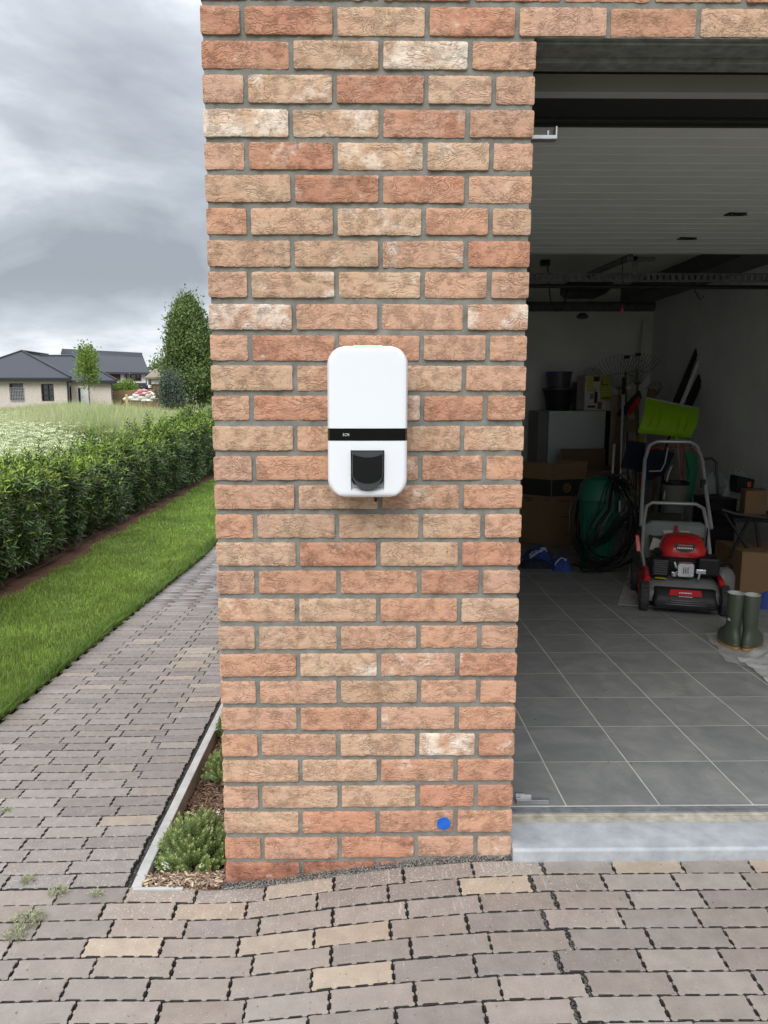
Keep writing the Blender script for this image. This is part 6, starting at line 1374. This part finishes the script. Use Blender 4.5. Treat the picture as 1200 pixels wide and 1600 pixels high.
# engine
mb = MB(); mb.loft([rr(.30, .26, .19, .27, r=.04), rr(.32, .28, .25, .27, r=.05), rr(.31, .27, .315, .27, r=.05)]); en = mobj('engine_block', mb, 'matblack', smooth=40)
mb = MB(); mb.box(-.185, -.085, .05, .20, .200, .305); mobj('muffler_guard', mb, 'black', en, bevel=.01)
for i in range(6): mb = MB(); z = .215 + .014 * i; mb.box(-.172, -.098, .046, .0495, z, z + .006); mobj('vent_slot', mb, 'dkgrey', en)
mb = MB(); mb.box(.075, .195, .05, .22, .215, .325); mobj('air_filter', mb, 'matblack', en, bevel=.012)
mb = MB(); mb.loft([[Vector((p.x, -.004 + yy, p.y)) for p in [Vector((q.x * s, q.y * s + 0)) for q in [Vector((v.x, v.y)) for v in rr(.098, .088, 0, 0, r=.016)]]] for yy, s in ((.04, 1), (.012, 1), (.004, .9))]);
mb.v = [(v[0] + .004, v[1] + .025, v[2] + .252) for v in [tuple(x) for x in mb.v]]; vc = mobj('valve_cover', mb, 'silver', smooth=35)
for sx, sz in ((-1, -1), (1, -1), (-1, 1), (1, 1)): mb = MB(); mb.tube([(.004 + sx * .036, .032, .252 + sz * .032), (.004 + sx * .036, .020, .252 + sz * .032)], .006, 8); mobj('bolt', mb, 'silver', vc)
for k in (-1, 0, 1): mb = MB(); mb.tube([(.004 + k * .014, .026, .232), (.004 + k * .011, .025, .252), (.004 + k * .014, .026, .272)], .004, 6); mobj('rib', mb, 'steel', vc)
mb = MB(); mb.tube([(-.063, .02, .30), (-.055, .015, .275), (-.05, .02, .265)], .008, 8); mobj('spark_plug', mb, 'silver', en, smooth=50)
mb = MB(); mb.tube([(-.075, .02, .235), (-.05, .02, .228), (-.045, .02, .245)], .010, 8); mb.lathe([(.016, 0), (.016, .02)], (-.062, .02, .215), 12); mobj('exhaust', mb, 'steel', en, smooth=50)
mb = MB(); mb.box(.06, .115, .02, .04, .235, .262); mb.tube([(.08, .02, .235), (.075, .02, .20)], .008, 8); mobj('carburettor', mb, 'silver', en, bevel=.004)
mb = MB(); cz_ = .315; mb.loft([rr(.25, .27, cz_, .24, r=.06, n=6), rr(.262, .28, cz_ + .035, .24, r=.07, n=6), rr(.24, .26, cz_ + .075, .245, r=.08, n=6), rr(.21, .20, cz_ + .108, .25, r=.08, n=6), rr(.12, .11, cz_ + .120, .26, r=.05, n=6)]); cw = mobj('engine_cowl', mb, 'red', smooth=50)
def badge_pts(s, y): return [Vector((s * x, y - .30 * (z - .37), z)) for x, z in ((-.060, .402), (.060, .402), (.066, .388), (.052, .362), (.022, .345), (-.022, .345), (-.052, .362), (-.066, .388))]
bp0 = [Vector((x, .094 + (z - .345) * .35, z)) for x, z in ((-.056, .402), (.056, .402), (.062, .390), (.048, .365), (.020, .350), (-.020, .350), (-.048, .365), (-.062, .390))]
mb = MB(); mb.prism(bp0, (0, -.008, 0)); bd = mobj('badge', mb, 'matblack', cw)
mb = MB()
for i in range(7): x = -.040 + .0115 * i; mb.prism([Vector((x, .085 + .035 * .35 + .0, .386)), Vector((x + .008, .085 + .035 * .35, .386)), Vector((x + .009, .085 + .045 * .35, .394)), Vector((x + .001, .085 + .045 * .35, .394))], (0, -.003, 0))
mobj('red_lettering', mb, 'red', bd)
mb = MB()
for i in range(9): x = -.045 + .010 * i; mb.prism([Vector((x, .085 + .022 * .35, .370)), Vector((x + .007, .085 + .022 * .35, .370)), Vector((x + .008, .085 + .03 * .35, .378)), Vector((x + .001, .085 + .03 * .35, .378))], (0, -.003, 0))
mobj('white_lettering', mb, 'print', bd)
# fuel tank / jerrycan-like grey box at the right of the deck is a thing of its own
# handlebars
hl = [(-.20, .42, .16), (-.215, .50, .26), (-.205, .66, .45), (-.19, .74, .535), (-.15, .77, .56), (.13, .77, .56), (.175, .74, .535), (.19, .66, .45), (.20, .50, .26), (.185, .42, .16)]
mb = MB(); mb.tube(hl, .0125, 10); mobj('lower_handle', mb, 'tubegrey', smooth=60)
hu = [(-.225, .62, .42), (-.215, .80, .60), (-.20, .98, .84), (-.17, 1.06, .935), (-.12, 1.09, .965), (.10, 1.09, .965), (.15, 1.06, .935), (.18, .98, .84), (.20, .80, .60), (.215, .62, .42)]
mb = MB(); mb.tube(hu, .0125, 10); mobj('upper_handle', mb, 'tubegrey', smooth=60)
mb = MB(); mb.tube([(-.16, 1.06, .915), (-.02, 1.06, .925), (.12, 1.06, .92), (.165, 1.02, .86)], .0045, 6); mobj('red_cable', mb, 'red', smooth=60)
mb = MB(); mb.tube([(-.17, .95, .76), (-.09, .95, .765), (-.065, .97, .82), (-.05, 1.0, .925)], .005, 6); mobj('bail_bar', mb, 'tubegrey', smooth=60)
mb = MB(); mb.tube([(.19, .90, .70), (.20, .78, .55), (.19, .6, .40), (.16, .42, .33)], .005, 6); mobj('throttle_cable', mb, 'rubber', smooth=60)
mb = MB(); mb.box(.165, .195, .85, .90, .66, .72); mobj('cable_clamp', mb, 'black', bevel=.005)
mb = MB(); mb.prism([(-.265, .30, .30), (-.235, .30, .30), (-.250, .34, .40), (-.275, .34, .40)], (0, .02, 0)); mobj('height_lever', mb, 'red', bevel=.004)
mb = MB(); mb.tube([(-.245, .31, .30), (-.225, .28, .20), (-.22, .25, .17)], .008, 8); mobj('lever_rod', mb, 'black', smooth=60)
# grass catcher behind
mb = MB(); mb.loft([[Vector((x, y, z)) for x, y, z in ((-.19, .60, .20), (.19, .60, .20), (.21, .64, .42), (.15, .66, .455), (-.15, .66, .455), (-.21, .64, .42))], [Vector((x, y, z)) for x, y, z in ((-.19, 1.0, .18), (.19, 1.0, .18), (.20, 1.0, .38), (.15, 1.0, .40), (-.15, 1.0, .40), (-.20, 1.0, .38))]]); gc = mobj('grass_catcher', mb, 'greymetal', bevel=.01)
for s in (-1, 1):
    for i in range(4):
        for j in range(4): mb = MB(); x = s * (.085 + .024 * i); z = .34 + .026 * j; mb.box(x - .008, x + .008, .618 + (z - .2) * .17, .624 + (z - .2) * .17, z - .008, z + .008); mobj('grille_hole', mb, 'matblack', gc)
for s in (-1, 1): mb = MB(); mb.prism([(s * .02, .632, .395), (s * .085, .632, .395), (s * .07, .628, .355), (s * .03, .628, .355)], (0, -.006, 0)); mobj('white_patch', mb, 'whitebox', gc)
mb = MB(); mb.tube([(0, .62, .43), (0, .605, .38)], .010, 8); mobj('latch', mb, 'red', gc)
mb = MB(); vs = []; n = 14
for j in range(n + 1):
    for i in range(n + 1): x = -.17 + .34 * i / n; y = .43 + .19 * j / n; vs.append(Vector((x, y, .27 + .085 * j / n + .022 * mn.noise(Vector((x * 14, y * 14, 3))))))
mb.add(vs, [(j * (n + 1) + i, j * (n + 1) + i + 1, (j + 1) * (n + 1) + i + 1, (j + 1) * (n + 1) + i) for j in range(n) for i in range(n)]); mobj('discharge_flap', mb, 'boot', smooth=60)
mb = MB(); mb.prism([(-.175, .46, .285), (-.10, .46, .285), (-.09, .50, .335), (-.15, .52, .35)], (0, -.006, .01)); mobj('torn_sticker', mb, 'whitebox')
# grey metal can to the right of the mower
p = atz(1130, 905, ZF); t = T('fuel_can', (at(1130, 880, 2.78).x, 2.78, ZF), 'rounded grey metal fuel can standing right of the lawn mower', 'fuel can')
mb = MB(); mb.loft([rr(.11, .16, 0, r=.03), rr(.115, .165, .02, r=.035), rr(.115, .165, .15, r=.035), rr(.09, .13, .185, r=.035), rr(.05, .07, .20, r=.02)]); obj('body', mb, 'greymetal', t, smooth=40)
mb = MB(); mb.lathe([(.018, .198), (.018, .225), (.010, .23)], (-.01, 0, 0), 14); obj('cap', mb, 'matblack', t, smooth=40)
mb = MB(); mb.tube([(-.04, -.03, .19), (-.05, -.03, .23), (.02, -.03, .235), (.05, -.03, .20)], .009, 8); obj('handle', mb, 'matblack', t, smooth=60)
# thin board under the mower, plastic sheet under the boots
q = [atz(972, 905, ZF + .004), atz(1120, 930, ZF + .004), atz(1180, 905, ZF + .004), atz(985, 880, ZF + .004)]
q = [atz(965, 945, ZF), atz(1128, 958, ZF), atz(1170, 915, ZF), atz(985, 885, ZF)]; mb = MB(); mb.prism([v + Vector((0, 0, .002)) for v in q], (0, 0, .004)); solo('floor_board', mb, 'plastic', 'thin translucent grey protective sheet lying under the lawn mower', 'sheet')
def film(name, pts, h, m, label, seed, n=36):
    c = [atz(u, v, ZF + .003) for u, v in pts]; mb = MB(); vs = []
    for j in range(n + 1):
        for i in range(n + 1):
            u, v = i / n, j / n; p = c[0].lerp(c[1], u).lerp(c[3].lerp(c[2], u), v); e = mn.noise(Vector((p.x * 6, p.y * 6, seed))); f = 1 - abs(mn.noise(Vector((p.x * 11, p.y * 11, seed + 4)))) * 2
            vs.append(p + Vector((0.02 * mn.noise(Vector((p.y * 9, seed, 1))), 0.03 * mn.noise(Vector((p.x * 7, seed, 2))), h * max(0, e + .4 * f + .15))))
    mb.add(vs, [(j * (n + 1) + i, j * (n + 1) + i + 1, (j + 1) * (n + 1) + i + 1, (j + 1) * (n + 1) + i) for j in range(n) for i in range(n)]); return solo(name, mb, m, label, 'plastic sheet', smooth=25)
film('plastic_sheet', [(1100, 990), (1135, 1036), (1260, 1060), (1230, 990)], .012, 'plastic', 'flat milky plastic sheet lying under the pair of rubber boots', 5)
film('plastic_wrap', [(1150, 1030), (1235, 1092), (1290, 1060), (1215, 1005)], .035, 'film2', 'crinkled white plastic wrap on the floor at the right edge', 9)
# rubber boots
def boot(u, v, yaw, label, wshaft=1.0):
    p = atz(u, v, ZF + .006); t = thing('rubber_boot', (p.x, p.y, ZF + .007), label, 'rubber boot', 'pair of dark green rubber boots', rz=yaw)
    t.location = (p.x, p.y + 0.04, ZF + .007)
    n = 24
    def ell(cx, cy, a, b, z, back=1.0): return [Vector((cx + a * cos(q), cy + (b if sin(q) > 0 else b * back) * sin(q), z)) for q in [2 * pi * k / n for k in range(n)]]
    # local +y is the toe direction, away from the camera
    rings = [ell(0, .07, .046, .125, .018), ell(0, .07, .050, .130, .035), ell(0, .068, .050, .125, .055), ell(0, .055, .047, .105, .075), ell(0, .035, .043, .075, .095), ell(0, .018, .040, .056, .115), ell(0, .008, .041, .052, .14), ell(0, .004, .043, .052, .18), ell(0, .003, .045, .055, .23), ell(0, .004, .047, .060, .275), ell(0, .006, .048, .061, .295, .95)]
    for r in rings:
        for q in r: q.y += .004; q.x += .0015 * mn.noise(q * 22); q.y -= .03
    rings = [[Vector((q.x * .84, q.y * .80, q.z * .97)) for q in r] for r in rings]
    mb = MB(); mb.loft(rings, cap=False); mb.f.append(tuple(range(n))[::-1]); obj('shell', mb, 'boot', t, smooth=60)
    mb = MB(); top = rings[-1]; c = sum(top, Vector()) / n; inn = [[c + (q - c) * s + Vector((0, 0, dz)) for q in top] for s, dz in ((1.0, 0.001), (.93, .002), (.90, -.02), (.86, -.14))]; mb.loft(inn, cap=False); mb.f.append(tuple(range(3 * n, 4 * n))); obj('lining', mb, 'bootin', t, smooth=60)
    mb = MB(); s0 = [[Vector((q.x * k, q.y * k + (1 - k) * .03, z)) for q in rings[0]] for k, z in ((1.02, 0.0), (1.05, .004), (1.05, .012), (1.0, .0175))]; mb.loft(s0); obj('sole', mb, 'ochre', t, smooth=40)
    mb = MB(); s1 = [[Vector((q.x * k, q.y * k + (1 - k) * .03, z)) for q in rings[0]] for k, z in ((1.04, .018), (1.06, .021), (1.06, .028), (1.03, .032))]; mb.loft(s1); obj('sole_band', mb, 'boot', t, smooth=40)
    mb = MB(); mid = rings[7]; c = sum(mid, Vector()) / n
    return t
boot(1148, 1014, radians(-4), 'left rubber boot of the pair, toe turned to the left')
boot(1177, 1018, radians(-46), 'right rubber boot of the pair, toe turned to the right')

# ------------------------------------------------------------------ small litter
pts = [(random.uniform(0.86, 2.2), random.uniform(0.24, 1.6) , 0.0835) for _ in range(70)]
tag(pebbles('floor_crumbs', pts, 'mulch', 0.001, 0.0042), 'scattered dirt crumbs and leaf bits on the garage floor tiles', 'dirt', kind='stuff')
pts = []
for _ in range(420):
    x, y = random.uniform(-1.2, 1.7), random.uniform(-0.85, -0.02); pts.append((x, y, zf(x, y) + 0.0015))
for _ in range(260):
    x, y = random.uniform(-1.2, -0.3), random.uniform(0, 2.5); pts.append((x, y, zf(x, y) + 0.0015))
tag(pebbles('paver_crumbs', pts, 'gravel', 0.0008, 0.0026), 'small loose grit crumbs lying on the pavers', 'grit', kind='stuff')
